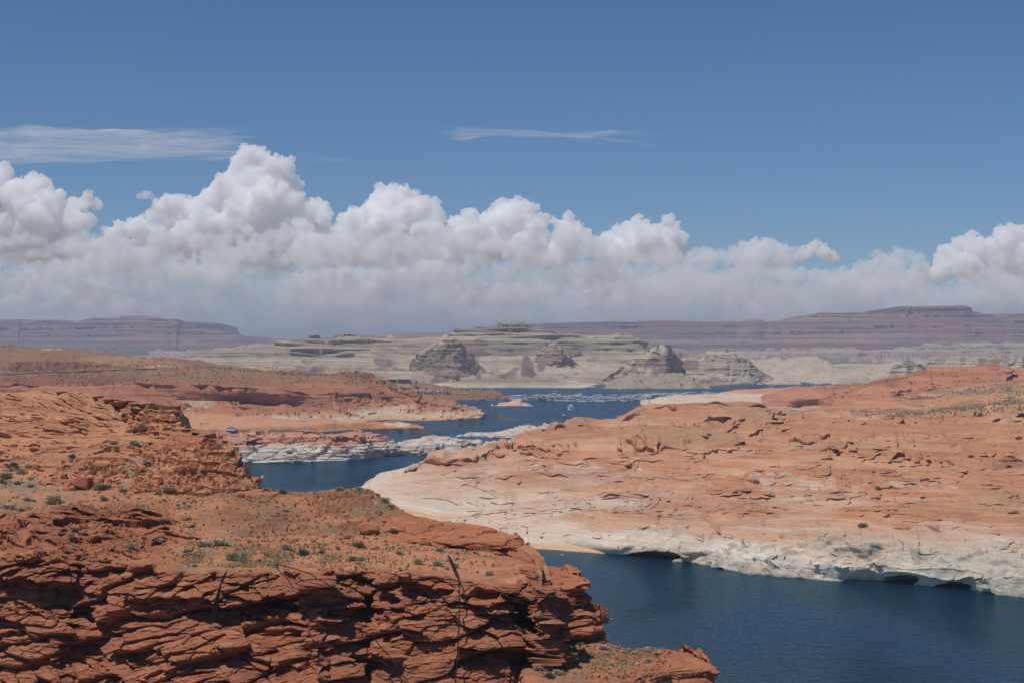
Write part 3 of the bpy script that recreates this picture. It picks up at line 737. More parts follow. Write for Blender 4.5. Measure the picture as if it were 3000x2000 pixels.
for k, (x0, x1, top, wl, dd, lab) in enumerate([
    (1130, 1700, [(1130, 1305), (1150, 1300), (1200, 1290), (1225, 1286), (1250, 1281), (1310, 1279), (1330, 1284), (1400, 1288), (1430, 1297), (1480, 1297), (1510, 1288), (1560, 1270), (1640, 1262), (1700, 1255)],
     [(1130, 1309), (1270, 1306), (1350, 1303), (1420, 1300), (1500, 1304), (1600, 1305), (1700, 1305)], 45, 'low pale rock bar with a gap of water in front'),
    (1332, 1700, [(1332, 1277), (1345, 1273), (1400, 1269), (1470, 1266), (1490, 1258), (1510, 1251), (1530, 1247), (1560, 1250), (1610, 1243), (1650, 1240), (1700, 1236)],
     [(1332, 1278), (1400, 1279), (1470, 1281), (1540, 1288), (1700, 1300)], 60, 'thin grey and white rock tongue farthest out in the channel')]):
    g = loft(x0, x1, int((x1 - x0) / 1.1), [crv(top, d=[(x, FPX * CAM_H / (np.interp(x, [p[0] for p in wl], [p[1] for p in wl]) - 1000) + dd * np.interp(x, [x0, x0 + 60], [.1, 1])) for x, y in top]),
             crv(mid_pts(top, wl, .55), d=[(x, FPX * CAM_H / (np.interp(x, [p[0] for p in wl], [p[1] for p in wl]) - 1000) + dd * .22 * np.interp(x, [x0, x0 + 60], [.1, 1])) for x, y in top]), crv(wl, z=-.1), crv([(x, y + 8) for x, y in wl], z=-4)], [24, 24, 4], back=(60, 12), blur=1)
    n = smooth_normals(g.P, 3)
    bumps(g, 16, 2.2, 121 + k, 5, n=n); blocks(g, (10, 9, 3), 1.2, 123 + k, .8, n); terrace(g, 1.5, 125 + k, .9, lateral=25, under=.6)
    s = strat(g, 127 + k, .8, 30, .8)
    zz = g.P[..., 2]
    c = lerp3(lerp3(col(208, 198, 186), col(188, 172, 158), np.clip(.4 + s, 0, 1)), col(206, 156, 126), sstep(3, 9, zz + 2 * pn(g, 30, 129 + k)) * (.8 if k == 0 else .35))
    finish(g, "rock_bar", c, MAT_MID, smooth=False, label=lab, kind='structure')

# ------------------------------------------------------------------ the big slickrock shore on the right
SKY_S = [(1050, 1436), (1070, 1425), (1110, 1402), (1150, 1391), (1165, 1387), (1215, 1374), (1234, 1362), (1240, 1349), (1280, 1352), (1310, 1356), (1345, 1344), (1370, 1343), (1400, 1330), (1440, 1318), (1465, 1306), (1480, 1304), (1490, 1312),
         (1520, 1290), (1560, 1281), (1600, 1268), (1622, 1258), (1626, 1244), (1640, 1240), (1655, 1243), (1700, 1231), (1780, 1227), (1840, 1219), (1865, 1205), (1900, 1191), (1940, 1188), (1980, 1187), (2070, 1181), (2150, 1178), (2240, 1180), (2262, 1190), (2285, 1201), (2350, 1199),
         (2450, 1192), (2600, 1180), (2700, 1166), (2760, 1156), (2830, 1145), (2880, 1128), (2940, 1121), (3000, 1118), (3120, 1112)]
g = loft(1050, 3120, 1500, [
    crv(SKY_S, z=[(1050, .5), (1110, 4), (1234, 13), (1300, 16), (1440, 18), (1560, 19), (1626, 23), (1780, 27), (1900, 34), (2150, 37), (2240, 36), (2285, 28), (2450, 27), (2700, 34), (2850, 44), (3120, 56)]),
    crv([(1050, 1437), (1110, 1410), (1234, 1372), (1345, 1358), (1440, 1332), (1560, 1298), (1640, 1262), (1780, 1245), (1900, 1212), (2000, 1212), (2150, 1204), (2240, 1204), (2285, 1216), (2450, 1208), (2700, 1190), (2850, 1170), (3120, 1145)],
        z=[(1050, .4), (1110, 3.5), (1234, 11.5), (1440, 16), (1560, 18), (1640, 21), (1780, 25), (1900, 29), (2000, 30), (2240, 30), (2285, 26), (2450, 25), (2700, 30), (2850, 40), (3120, 51)]),
    crv([(1050, 1440), (1150, 1420), (1300, 1390), (1500, 1340), (1700, 1310), (1900, 1290), (2200, 1280), (2600, 1270), (3120, 1250)], z=[(1050, .3), (1150, 5), (1300, 11), (1500, 17), (1700, 22), (1900, 25), (2200, 26), (2600, 29), (3120, 39)]),
    crv([(1050, 1446), (1150, 1436), (1300, 1430), (1500, 1415), (1800, 1395), (2200, 1385), (2600, 1380), (3120, 1370)], z=[(1050, 0), (1150, 4), (1300, 8), (1500, 12), (1800, 17), (2200, 20), (2600, 24), (3120, 31)]),
    crv([(1050, 1460), (1150, 1470), (1300, 1490), (1500, 1500), (1800, 1480), (2200, 1495), (2600, 1510), (3120, 1480)], z=[(1050, -.5), (1150, 2), (1300, 5), (1500, 7), (1800, 13), (2200, 15), (2600, 19), (3120, 25)]),
    crv([(1050, 1480), (1150, 1500), (1300, 1540), (1500, 1560), (1650, 1565), (1800, 1560), (2000, 1560), (2200, 1570), (2500, 1595), (2800, 1590), (3120, 1560)], z=[(1050, -1), (1150, .5), (1300, 1.5), (1500, 2.5), (1650, 4), (1800, 8), (2000, 10), (2200, 12), (2500, 14.5), (2800, 17), (3120, 21)]),
    crv([(1050, 1500), (1150, 1530), (1300, 1570), (1500, 1590), (1650, 1590), (1800, 1605), (2000, 1612), (2200, 1640), (2500, 1660), (2800, 1675), (3120, 1690)], z=[(1050, -1.5), (1300, .5), (1500, .9), (1650, 1.8), (1800, 2.8), (2000, 4.5), (2200, 5.2), (2500, 6.), (2800, 7.5), (3120, 9)]),
    crv([(1050, 1520), (1300, 1590), (1530, 1601), (1640, 1605), (1720, 1610), (1800, 1622), (1900, 1634), (2020, 1647), (2200, 1678), (2300, 1688), (2430, 1697), (2560, 1702), (2640, 1714), (2820, 1730), (2900, 1742), (3120, 1762)], z=-.2),
    crv([(1050, 1540), (1300, 1606), (1800, 1640), (2300, 1706), (3120, 1785)], z=-3)], [40, 110, 140, 140, 120, 80, 50, 6], back=(250, 20), blur=2)
n = smooth_normals(g.P, 3)
dist = g.P[..., 1]
cliff = sstep(1540, 1600, g.py) * sstep(1750, 1950, g.px)
hi = sstep(8, 18, g.P[..., 2])
bumps(g, 90, 6.5, 131, 3, (1, 1.3, 1), n)
bumps(g, 30, 1.1, 132, 2, (1, 1, 1), n)
# shallow joints and undercuts of the white wall
push(g, n, cliff * (1.6 * pn(g, 9, 133, 4, (1, 1, .5))))
push(g, n, -cliff * 2.2 * sstep(.1, .5, pn(g, 13, 140, 3, (.8, .8, 1.4))))
cave = spots(g, [(1905, 1632, 92, 17, 1), (2625, 1706, 58, 15, 1), (2120, 1668, 20, 6, .7), (2780, 1724, 70, 5, .6)], 134, .22)
nh = n.copy(); nh[..., 2] *= .1; nh /= np.linalg.norm(nh, axis=-1, keepdims=True) + 1e-6
push(g, nh, -15 * sstep(.2, .5, cave))
flow = np.clip(.35 + 1.1 * pn(g, 70, 135, 3), 0, 1)
terrace(g, 2.7, 136, .55, .22, under=.0, warp=2.4, wscale=170, dip=(.012, 0), lateral=70, fade=np.clip((.25 + .75 * hi) * flow * (1 - .85 * cliff), 0, 1))
terrace(g, .9, 137, .4, .25, under=.0, warp=1.6, wscale=110, dip=(-.02, .01), lateral=40, fade=np.clip((.4 + .6 * hi) * (1 - .7 * cliff), 0, 1))
ledges(g, [(a, b, c, d, h * .8, f * 3) for a, b, c, d, h, f in [(1228, 1366, 1300, 1368, 3.6, 16), (1290, 1364, 1420, 1378, 2, 10), (1180, 1392, 1240, 1388, 1.5, 6), (1610, 1256, 1660, 1252, 3.5, 12), (1890, 1205, 1990, 1206, 3.5, 14), (2018, 1204, 2150, 1200, 5, 24), (2140, 1200, 2255, 1196, 4, 20),
           (1700, 1254, 1770, 1256, 2, 8), (2000, 1232, 2160, 1236, 1.6, 6), (2270, 1222, 2420, 1236, 1.8, 7), (2440, 1236, 2560, 1238, 2.4, 9), (2560, 1232, 2640, 1230, 2, 8), (2780, 1164, 2990, 1162, 4.5, 22), (2820, 1236, 3000, 1242, 2.6, 10),
           (2230, 1266, 2330, 1272, 1.5, 6), (2280, 1302, 2420, 1308, 3, 10), (2400, 1330, 2470, 1336, 3, 12), (1890, 1330, 1970, 1345, 4, 10), (2380, 1366, 2450, 1372, 3.2, 14), (2600, 1358, 2670, 1352, 4.2, 18), (2540, 1350, 2600, 1348, 2, 7),
           (2160, 1415, 2230, 1428, 4, 16), (2250, 1398, 2330, 1400, 2.2, 8), (2660, 1388, 2760, 1398, 2, 8), (2400, 1438, 2560, 1448, 1.8, 8), (2560, 1446, 2640, 1452, 2, 8), (2870, 1432, 3000, 1440, 2.5, 9), (1560, 1400, 1680, 1406, 1.6, 6), (1700, 1448, 1790, 1455, 1.8, 6),
           (1640, 1330, 1740, 1350, 2.5, 9), (1480, 1560, 1560, 1590, 2.6, 10), (1720, 1470, 1800, 1478, 1.4, 6), (2370, 1540, 2440, 1548, 1.6, 8), (2590, 1545, 2680, 1552, 2.4, 9), (2700, 1540, 2760, 1560, 2.2, 9), (2880, 1530, 2960, 1545, 2.6, 9), (2370, 1590, 2440, 1602, 1.6, 9),
           (1420, 1362, 1560, 1340, 2, 8), (2080, 1400, 2160, 1408, 1.6, 6), (2900, 1350, 3000, 1356, 1.6, 7), (2200, 1490, 2320, 1500, 1.2, 6)]])
streaks(g, 270, [(1450, 1270, 3000, 1400), (1900, 1220, 3000, 1290), (1500, 1390, 3000, 1520), (1250, 1380, 1550, 1500)], 231, (14, 90), (1.2, 6.5))
streaks(g, 170, [(1400, 1290, 3000, 1400), (1300, 1390, 3000, 1530)], 245, (70, 330), (.7, 2.2), (-.03, .05), 4)
streaks(g, 120, [(1250, 1500, 1800, 1590), (1500, 1440, 2400, 1530)], 232, (8, 40), (1, 3.5), (-.7, .3), 5)
streaks(g, 130, [(1850, 1545, 3000, 1600), (2000, 1600, 3000, 1690)], 233, (8, 46), (1, 4.5), (-.2, .8), 4)
streaks(g, 90, [(2240, 1205, 3000, 1250), (1700, 1235, 2300, 1262)], 234, (10, 60), (1.2, 4.5), (-.1, .15))
bumps(g, 4., .22, 138, 3, (1, 1, 2.4))
zz = g.P[..., 2]
s = strat(g, 139, .55, 35, 1.3)
s2 = strat(g, 141, 2.2, 60, 2.)
big = pn(g, 55, 142)
org = lerp3(col(192, 130, 94), col(166, 104, 74), np.clip(.35 + .8 * s + .4 * s2, 0, 1))
org = lerp3(org, col(208, 160, 126), np.clip(.1 + .6 * s2 + .6 * big, 0, .8))
org = lerp3(org, col(168, 132, 98), np.clip(pn(g, 120, 143, 4) * 1.3 - .2, 0, .5) * hi)
wht = lerp3(col(206, 193, 185), col(206, 174, 152), np.clip(.25 + .7 * s2 + .6 * pn(g, 24, 144), 0, 1))
wm_ = 1 - sstep(4.5, 17.5, zz - 4.5 * sstep(1900, 2700, g.px) + 4.5 * big + 2.0 * s2 + .9 * s)
wm_ = np.maximum(wm_, .75 * spots(g, [(1650, 1372, 220, 26, .8), (2330, 1420, 100, 18, .8), (1960, 1420, 180, 18, .5), (2700, 1425, 130, 14, .7), (2900, 1490, 130, 16, .6), (2100, 1470, 120, 12, .4)], 145, .75) * np.clip(.35 + 1.3 * s + .7 * pn(g, 14, 192), 0, 1))
wht = lerp3(wht, lerp3(col(206, 166, 138), col(210, 186, 168), np.clip(.4 + 1.2 * s2 + .5 * s, 0, 1)), .5 * (1 - sstep(1560, 1860, g.px)) * sstep(2.6, 5., zz))
c = lerp3(org, wht, wm_)
gr = cliff * np.clip(.15 + sstep(2350, 2950, g.px) + .7 * pn(g, 16, 146), 0, 1)
c = lerp3(c, col(176, 168, 160), gr * .75)
c = lerp3(c, col(126, 120, 116), np.clip(pn(g, 7, 147, 3, (1, 1, .6)) * 2 - .9, 0, .7) * cliff * .8)
c = lerp3(c, col(112, 98, 82), (1 - sstep(.1, .8, zz)) * .6)
c = lerp3(c, col(208, 160, 120), (1 - sstep(1.3, 3.2, zz)) * (1 - sstep(1700, 1800, g.px)) * .8)
c = lerp3(c, col(134, 118, 92), spots(g, [(2560, 1204, 330, 9, .8), (2900, 1150, 140, 14, .8), (2900, 1186, 130, 9, .8), (2720, 1186, 100, 6, .5)], 148, .4) * np.clip(.7 + pn(g, 10, 149), 0, 1))
c = lerp3(c, col(150, 86, 62), spots(g, [(2960, 1360, 50, 22, .6), (2060, 1196, 70, 6, .5), (2180, 1192, 60, 5, .5)], 150))
finish(g, "slickrock_shore", mute(c, .16) * np.array([1.03, 1.04, .95]), MAT_MID, label='broad orange slickrock shore whitened along the water on the right', kind='structure')

# ------------------------------------------------------------------ sandstone hill on the left, middle distance
g = loft(-80, 724, 640, [
    crv([(-80, 1140), (0, 1147), (100, 1154), (200, 1161), (330, 1177), (400, 1182), (470, 1190), (512, 1196), (526, 1204), (530, 1238), (542, 1250), (562, 1259), (592, 1268), (622, 1280), (645, 1298), (665, 1335), (690, 1385), (710, 1415), (724, 1432)],
        d=[(-80, 420), (330, 412), (528, 392), (620, 378), (665, 360), (724, 326)]),
    crv([(-80, 1225), (100, 1228), (300, 1232), (420, 1232), (520, 1240), (600, 1280), (665, 1342), (724, 1433)], d=[(-80, 392), (330, 386), (520, 374), (620, 362), (665, 352), (724, 325)]),
    crv([(-80, 1300), (200, 1300), (400, 1290), (520, 1290), (640, 1330), (724, 1434)], d=[(-80, 378), (330, 372), (520, 360), (640, 348), (724, 324.5)]),
    crv([(-80, 1370), (0, 1372), (200, 1390), (400, 1400), (640, 1410), (724, 1436)], d=[(-80, 352), (330, 346), (640, 335), (724, 324)]),
    crv([(-80, 1480), (200, 1480), (400, 1476), (600, 1472), (724, 1466)], d=[(-80, 327), (330, 326), (640, 322), (724, 319)])], [60, 60, 60, 50], back=(60, 25), wrap_r=30, blur=2)
n = smooth_normals(g.P, 4)
bumps(g, 24, 2.2, 151, 2, n=n)
upper = 1 - sstep(1225, 1262, g.py)
rub = sstep(1300, 1360, g.py)
rgt = sstep(380, 470, g.px)
terrace(g, 1.5, 152, .8, .07, under=.7, warp=1.8, wscale=45, dip=(.03, 0), lateral=22, fade=np.clip(.30 + .7 * rgt + .35 * rub - .25 * upper * (1 - rgt), 0, 1))
terrace(g, .5, 155, .7, .1, under=.25, warp=1.2, wscale=30, dip=(.08, 0), lateral=16, fade=np.clip(.35 + .5 * rgt + .3 * rub, 0, 1))
stn = stones(g, 2.6, 153, .55, .55) + .8 * stones(g, 1.3, 154, .7, .6)
push(g, n * np.array([.2, .6, 1.]), stn * np.clip(rub * .9 + rgt * sstep(1260, 1300, g.py), 0, 1) * np.clip(.7 + pn(g, 12, 159), 0, 1))
ledges(g, [(a, b, c, d, h * .8, f * 2.5) for a, b, c, d, h, f in [(-60, 1215, 10, 1218, 1.2, 10), (270, 1254, 340, 1256, .5, 5), (360, 1268, 430, 1276, .8, 7), (380, 1268, 440, 1280, 1.8, 12), (-60, 1300, 50, 1300, 1.8, 14), (20, 1315, 140, 1325, 1.2, 10), (240, 1298, 280, 1300, 1.2, 7), (270, 1355, 360, 1362, 1.3, 9), (370, 1335, 420, 1340, 1., 8),
           (505, 1372, 560, 1378, 1.8, 14), (385, 1216, 450, 1232, .6, 6), (430, 1226, 515, 1238, .6, 6), (400, 1205, 470, 1218, .5, 5), (525, 1320, 640, 1330, 1.2, 8)]])
streaks(g, 110, [(-60, 1170, 420, 1235)], 235, (12, 80), (1, 4), (.1, .55), 5)
streaks(g, 110, [(-60, 1235, 640, 1330)], 236, (12, 90), (1.2, 7), (-.1, .2))
streaks(g, 130, [(-60, 1320, 690, 1430), (380, 1210, 530, 1260)], 237, (12, 60), (1.5, 9), (-.2, .3), 4)
bumps(g, 1.4, .10, 156, 3, n=n)
s = strat(g, 157, .35, 14, .8)
c = lerp3(col(184, 122, 84), col(160, 100, 70), np.clip(.35 + s + .3 * pn(g, 14, 158), 0, 1))
c = lerp3(c, col(192, 136, 96), upper * np.clip(.5 + pn(g, 20, 159), 0, 1) * .7)
c = lerp3(c, col(170, 98, 68), sstep(420, 520, g.px) * sstep(1250, 1290, g.py) * (1 - sstep(1330, 1350, g.py)) * .7)
gv = spots(g, [(20, 1440, 110, 50, 1), (400, 1400, 60, 28, .8), (150, 1440, 120, 18, .8), (250, 1440, 200, 14, .6)], 160)
c = lerp3(c, GRAVEL, gv)
finish(g, "sandstone_hill", mute(c, .20) * np.array([1.10, 1.12, 1.04]), MAT_FG, smooth=False, label='tan sandstone hill ending in a rubble nose on the left', kind='structure')

# ------------------------------------------------------------------ foreground: shelf, embankment, bench and the broken red cliff
XE = [(-80, 1632), (0, 1640), (150, 1640), (260, 1628), (330, 1640), (420, 1655), (560, 1664), (700, 1668), (800, 1668), (930, 1690), (1060, 1668), (1080, 1664), (1200, 1686), (1340, 1690), (1420, 1695), (1500, 1698), (1540, 1690), (1560, 1682), (1602, 1714)]
ze = 63.6
def de(x, y): return FPX * (CAM_H - ze) / (y - 1000)
dE = [(x, de(x, y)) for x, y in XE]
def off(k): return [(x, d + np.interp(x, [q[0] for q in k], [q[1] for q in k])) for x, d in dE]
g = loft(-80, 1602, 1250, [
    crv([(-80, 1430), (300, 1440), (600, 1436), (700, 1425), (740, 1418), (800, 1428), (870, 1432), (960, 1430), (1070, 1430), (1092, 1436), (1120, 1455), (1150, 1475), (1180, 1495), (1210, 1512), (1300, 1562), (1400, 1600), (1540, 1642), (1602, 1665)],
        d=[(-80, 336), (500, 334), (700, 324), (740, 320), (900, 313), (1092, 309), (1180, 300), (1300, 286), (1540, 264), (1602, 252)]),
    crv([(-80, 1475), (300, 1462), (600, 1446), (740, 1434), (870, 1440), (960, 1440), (1070, 1440), (1092, 1445), (1150, 1484), (1210, 1520), (1300, 1570), (1400, 1606), (1540, 1648), (1602, 1670)],
        d=[(-80, 322), (300, 322), (500, 320), (740, 312), (900, 309), (1092, 306), (1180, 297), (1300, 284), (1540, 262), (1602, 250)]),
    crv([(-80, 1540), (200, 1540), (400, 1545), (560, 1568), (700, 1588), (850, 1594), (1050, 1596), (1200, 1606), (1300, 1612), (1400, 1624), (1500, 1650), (1602, 1682)], z=[(-80, 65.2), (400, 64.6), (700, 63.4), (1602, 63.8)]),
    crv(XE, d=dE),
    crv([(x, y + 26) for x, y in XE], d=off([(-80, -1.2), (1602, -1.2)])),
    crv([(-80, 1780), (150, 1796), (260, 1770), (330, 1770), (420, 1786), (560, 1796), (640, 1800), (800, 1808), (930, 1800), (1060, 1780), (1200, 1768), (1400, 1762), (1602, 1800)], d=off([(-80, -4.), (640, -4), (1000, -3.5), (1400, -2), (1602, -.5)])),
    crv([(-80, 1870), (200, 1840), (420, 1830), (640, 1840), (800, 1845), (1000, 1835), (1200, 1830), (1400, 1840), (1602, 1870)], d=off([(-80, -7), (640, -7), (1000, -5.8), (1400, -3.6), (1602, -1)])),
    crv([(-80, 1940), (640, 1930), (1000, 1920), (1602, 1940)], d=off([(-80, -11.5), (640, -11.5), (1000, -9.5), (1400, -6), (1602, -2)])),
    crv([(-80, 2020), (1602, 2020)], d=off([(-80, -16), (640, -16), (1000, -13), (1400, -9), (1602, -3)])),
    crv([(-80, 2300), (1602, 2300)], d=off([(-80, -30.), (640, -30), (1000, -25), (1400, -18), (1602, -7)]))],
    [8, 76, 56, 22, 76, 44, 62, 54, 60], wrap_r=45, back=(30, 12), blur=2)
n = smooth_normals(g.P, 6)
P = g.P
ey = np.interp(g.px, [q[0] for q in XE], [q[1] for q in XE])
face = sstep(-14, 6, g.py - ey)
emb = (1 - sstep(1560, 1592, g.py)) * sstep(520, 760, g.px) * (1 - sstep(1150, 1210, g.px)) * sstep(1432, 1446, g.py)
lft = (1 - sstep(430, 560, g.px)) * sstep(1480, 1520, g.py) * (1 - face)
lft = np.maximum(lft, (1 - sstep(300, 430, g.px)) * sstep(1560, 1600, g.py))
rocky = np.maximum(face, lft)
smooth_low = sstep(1000, 1120, g.px) * sstep(1905, 1960, g.py) * (1 - sstep(1480, 1560, g.px))
bumps(g, 16, 1.1, 161, 4, n=n)
bumps(g, 5, .35, 162, 3, n=n)
# flat slabs, tilted more steeply lower down
lowdip = sstep(1800, 1880, g.py)
amp_f = face * (1 - .75 * smooth_low)
g2 = G(); g2.P = g.P.copy()
a1, e1 = blocks(g2, (10.5, 8., 3.6), 2.7, 163, 1.0, n, .22, rot=.16); d1 = ((g2.P - g.P) * n).sum(-1)
g2.P = g.P.copy(); a2, e2 = blocks(g2, (5.0, 4.2, 1.9), 1.0, 164, 1.1, n, .2, rot=.26); d2 = ((g2.P - g.P) * n).sum(-1)
g2.P = g.P.copy(); a3, e3 = blocks(g2, (1.9, 1.6, .75), .20, 165, 1.1, n, .3, rot=.1); d3 = ((g2.P - g.P) * n).sum(-1)
g2.P = g.P.copy(); a4, e4 = blocks(g2, (6.2, 5., 2.4), 1.15, 166, 1.1, n, .2, rot=-.32); d4 = ((g2.P - g.P) * n).sum(-1)
mixrot = sstep(-.15, .15, pn(g, 14, 167, 2))
fill = spots(g, [(1290, 1830, 60, 70, .9), (1250, 1900, 90, 40, .9)], 168)
nf = n.copy(); nf[..., 2] *= .45
cavern = spots(g, [(100, 1745, 170, 48, 1), (250, 1800, 60, 30, .9), (520, 1772, 120, 26, 1), (330, 1668, 22, 14, .8), (450, 1668, 50, 12, .8), (720, 1780, 60, 18, .9), (880, 1765, 120, 22, 1), (1010, 1800, 60, 22, .8), (1260, 1735, 90, 16, .7), (1150, 1760, 40, 22, .8), (1420, 1740, 60, 26, .8), (1560, 1780, 40, 60, .9), (1580, 1930, 24, 60, .7), (340, 1850, 60, 16, .5), (60, 1880, 60, 26, .7), (930, 1890, 90, 14, .7), (1040, 1930, 60, 14, .6), (820, 1850, 60, 12, .6)], 189, .4)
push(g, nf, -3.0 * sstep(.3, .9, cavern))
push(g, nf, amp_f * ((d1 * .9 + d2 * (1 - mixrot) + d4 * mixrot) * (1 - .8 * fill) + d3))
lf = lft * (1 - face)
terrace(g, 1.1, 185, 1.15, .07, under=.7, warp=.9, wscale=26, dip=(.03, 0), lateral=12, fade=lf)
terrace(g, .4, 186, 1.1, .1, under=.3, warp=.6, wscale=18, dip=(.06, 0), lateral=9, fade=np.maximum(lf, .25 * (1 - face)))
n = smooth_normals(g.P, 6) * .0 + n
push(g, n, .25 * d3 * smooth_low)
# beds in the upper cliff
g.hd = None
upc = face * (1 - sstep(1790, 1840, g.py))
q = G(); q.P = g.P.copy(); beds(q, 1.5, 1.1, 169, .7, 14, lateral=9, n=n); g.P = g.P + (q.P - g.P) * (upc * .9)[..., None]
q.P = g.P.copy(); beds(q, .5, .3, 170, .3, 6, dip=(.06, 0), lateral=4, n=n); g.P = g.P + (q.P - g.P) * (face * np.clip(.45 + 1.2 * pn(g, 9, 191, 2), 0, 1))[..., None]
q.P = g.P.copy(); beds(q, .35, .22, 171, .3, 5, dip=(-.22, 0), lateral=3, n=n); g.P = g.P + (q.P - g.P) * smooth_low[..., None]
# rubble of the embankment and loose stones on the bench
st = np.clip(worley(P[..., 0] / .8, P[..., 1] / .8, P[..., 2] / .5, 172)[0], 0, 1)
push(g, n, (emb * 1. + (1 - rocky) * .35) * (stones(g, 1.1, 173, .5, .5) + .8 * stones(g, .6, 187, .6, .5)) * np.clip(pn(g, 5, 188) + .5, 0, 1))
streaks(g, 150, [(-60, 1490, 450, 1640), (150, 1490, 520, 1600)], 244, (16, 110), (2, 9), (-.12, .22), 3)
bumps(g, .7, .08, 174, 2, n=n)
s = strat(g, 175, .3, 9, .4)
rk = lerp3(col(176, 106, 74), col(146, 84, 60), np.clip(.4 + .7 * s + .3 * pn(g, 8, 176), 0, 1))
rk = lerp3(rk, col(158, 98, 78), np.clip((a2 - .5) * 1.6, 0, .5)); rk = lerp3(rk, col(184, 126, 92), np.clip((a3 - .7) * 2, 0, .5))
ground = lerp3(col(190, 130, 96), col(174, 114, 82), np.clip(.5 + pn(g, 6, 177), 0, 1))
ground = lerp3(ground, GRAVEL, np.clip(.35 + .9 * pn(g, 3.5, 190) , 0, 1) * np.clip(spots(g, [(660, 1640, 190, 46, .8), (560, 1500, 50, 50, .9), (100, 1470, 260, 40, .8), (700, 1445, 420, 8, .7)], 178, .7), 0, 1))
ground = lerp3(ground, col(134, 88, 68), emb * np.clip(.6 + pn(g, 5, 179), 0, 1) * .9)
ground = lerp3(ground, GRAVEL * .9, emb * np.clip(pn(g, 6, 180, 4, (1.4, 1, .5)) * 1.8 - .1, 0, .75))
ground = ground * (1 + .5 * np.clip(.45 - st, 0, 1))[..., None]
c = lerp3(ground, rk, rocky)
finish(g, "red_cliff", mute(c, .17) * np.array([.93, .91, .80]), MAT_FG, smooth=False, label='broken red sandstone cliff and bench in the foreground', kind='structure')

def outcrop(name, x0, x1, curves, rows, seed, label, dip=(0, 0), wl=8, wr=14, tint=None, amp=1., back=(10, 4), grav=None):
    g = loft(x0, x1, int((x1 - x0) / 1.15), curves, rows, wrap_l=wl, wrap_r=wr, back=back, blur=2)
    n = smooth_normals(g.P, 4)
    steep = 1 - np.clip(n[..., 2] * 1.3, 0, 1)
    bumps(g, 9, .7 * amp, seed, 4, n=n)
    q = G(); q.P = g.P.copy(); a, e = blocks(q, (6, 5, 1.6), .8 * amp, seed + 1, .8, n, .45, rot=.1); g.P = g.P + (q.P - g.P) * np.clip(.3 + steep, 0, 1)[..., None]
    q = G(); q.P = g.P.copy(); beds(q, 1.0, 1.3 * amp, seed + 2, .5, 10, dip, 8, n); g.P = g.P + (q.P - g.P) * (.25 + .75 * steep)[..., None]
    q.P = g.P.copy(); beds(q, .36, .45 * amp, seed + 3, .3, 6, dip, 4, n); g.P = g.P + (q.P - g.P) * (.3 + .7 * steep)[..., None]
    bumps(g, 1., .12, seed + 4, 3, n=n)
    s = strat(g, seed + 5, .3, 9, .4)
    c = lerp3(col(186, 116, 82), col(160, 94, 66), np.clip(.4 + .7 * s + .3 * pn(g, 8, seed + 6), 0, 1))
    if grav:
        c = lerp3(c, lerp3(GRAVEL, col(172, 110, 78), np.clip(.4 + pn(g, 3, seed + 7), 0, 1)), spots(g, grav, seed + 8))
    finish(g, name, mute(c, .17) * np.array([.93, .91, .80]), MAT_FG, smooth=False, skirt=1.2, label=label, kind='structure')

outcrop("rock_outcrop", 1036, 1534, [
    crv([(1036, 1590), (1048, 1545), (1060, 1530), (1082, 1522), (1120, 1532), (1134, 1506), (1150, 1502), (1220, 1509), (1320, 1534), (1400, 1541), (1470, 1553), (1505, 1566), (1520, 1576), (1526, 1590), (1530, 1606), (1534, 1626)], d=[(1036, 288), (1150, 292), (1320, 288), (1480, 280), (1534, 272)]),
    crv([(1036, 1594), (1060, 1556), (1150, 1545), (1300, 1560), (1400, 1572), (1480, 1578), (1534, 1628)], d=[(1036, 284), (1150, 281), (1320, 277), (1480, 272), (1534, 270)]),
    crv([(1036, 1598), (1150, 1575), (1300, 1588), (1400, 1600), (1480, 1600), (1534, 1630)], d=[(1036, 281), (1150, 277.5), (1320, 273), (1480, 268.5), (1534, 268.5)]),
    crv([(1036, 1606), (1150, 1610), (1300, 1616), (1400, 1634), (1480, 1640), (1534, 1640)], d=[(1036, 279), (1150, 277), (1320, 274), (1480, 270), (1534, 269)])], [44, 26, 40], 181, 'rounded layered red outcrop at the back of the bench', dip=(.16, 0))
outcrop("rock_ledge", 1180, 1712, [
    crv([(1180, 1614), (1400, 1632), (1530, 1632), (1545, 1637), (1590, 1652), (1625, 1662), (1660, 1678), (1690, 1691), (1705, 1700), (1712, 1708)], d=[(1180, 274), (1530, 268), (1600, 266), (1712, 256)]),
    crv([(1180, 1704), (1440, 1722), (1535, 1728), (1600, 1729), (1660, 1724), (1700, 1713), (1712, 1711)], d=[(1180, 256), (1440, 251), (1535, 249.5), (1640, 249.5), (1712, 252)]),
    crv([(1180, 1716), (1440, 1738), (1535, 1742), (1660, 1736), (1712, 1730)], d=[(1180, 256), (1440, 252), (1535, 250), (1640, 250), (1712, 252.5)]),
    crv([(1180, 1760), (1440, 1780), (1535, 1782), (1660, 1778), (1712, 1768)], d=[(1180, 258), (1440, 254.5), (1535, 254.5), (1640, 255), (1712, 254)])], [76, 12, 30], 191, 'flat topped red ledge jutting over the water', wr=20)
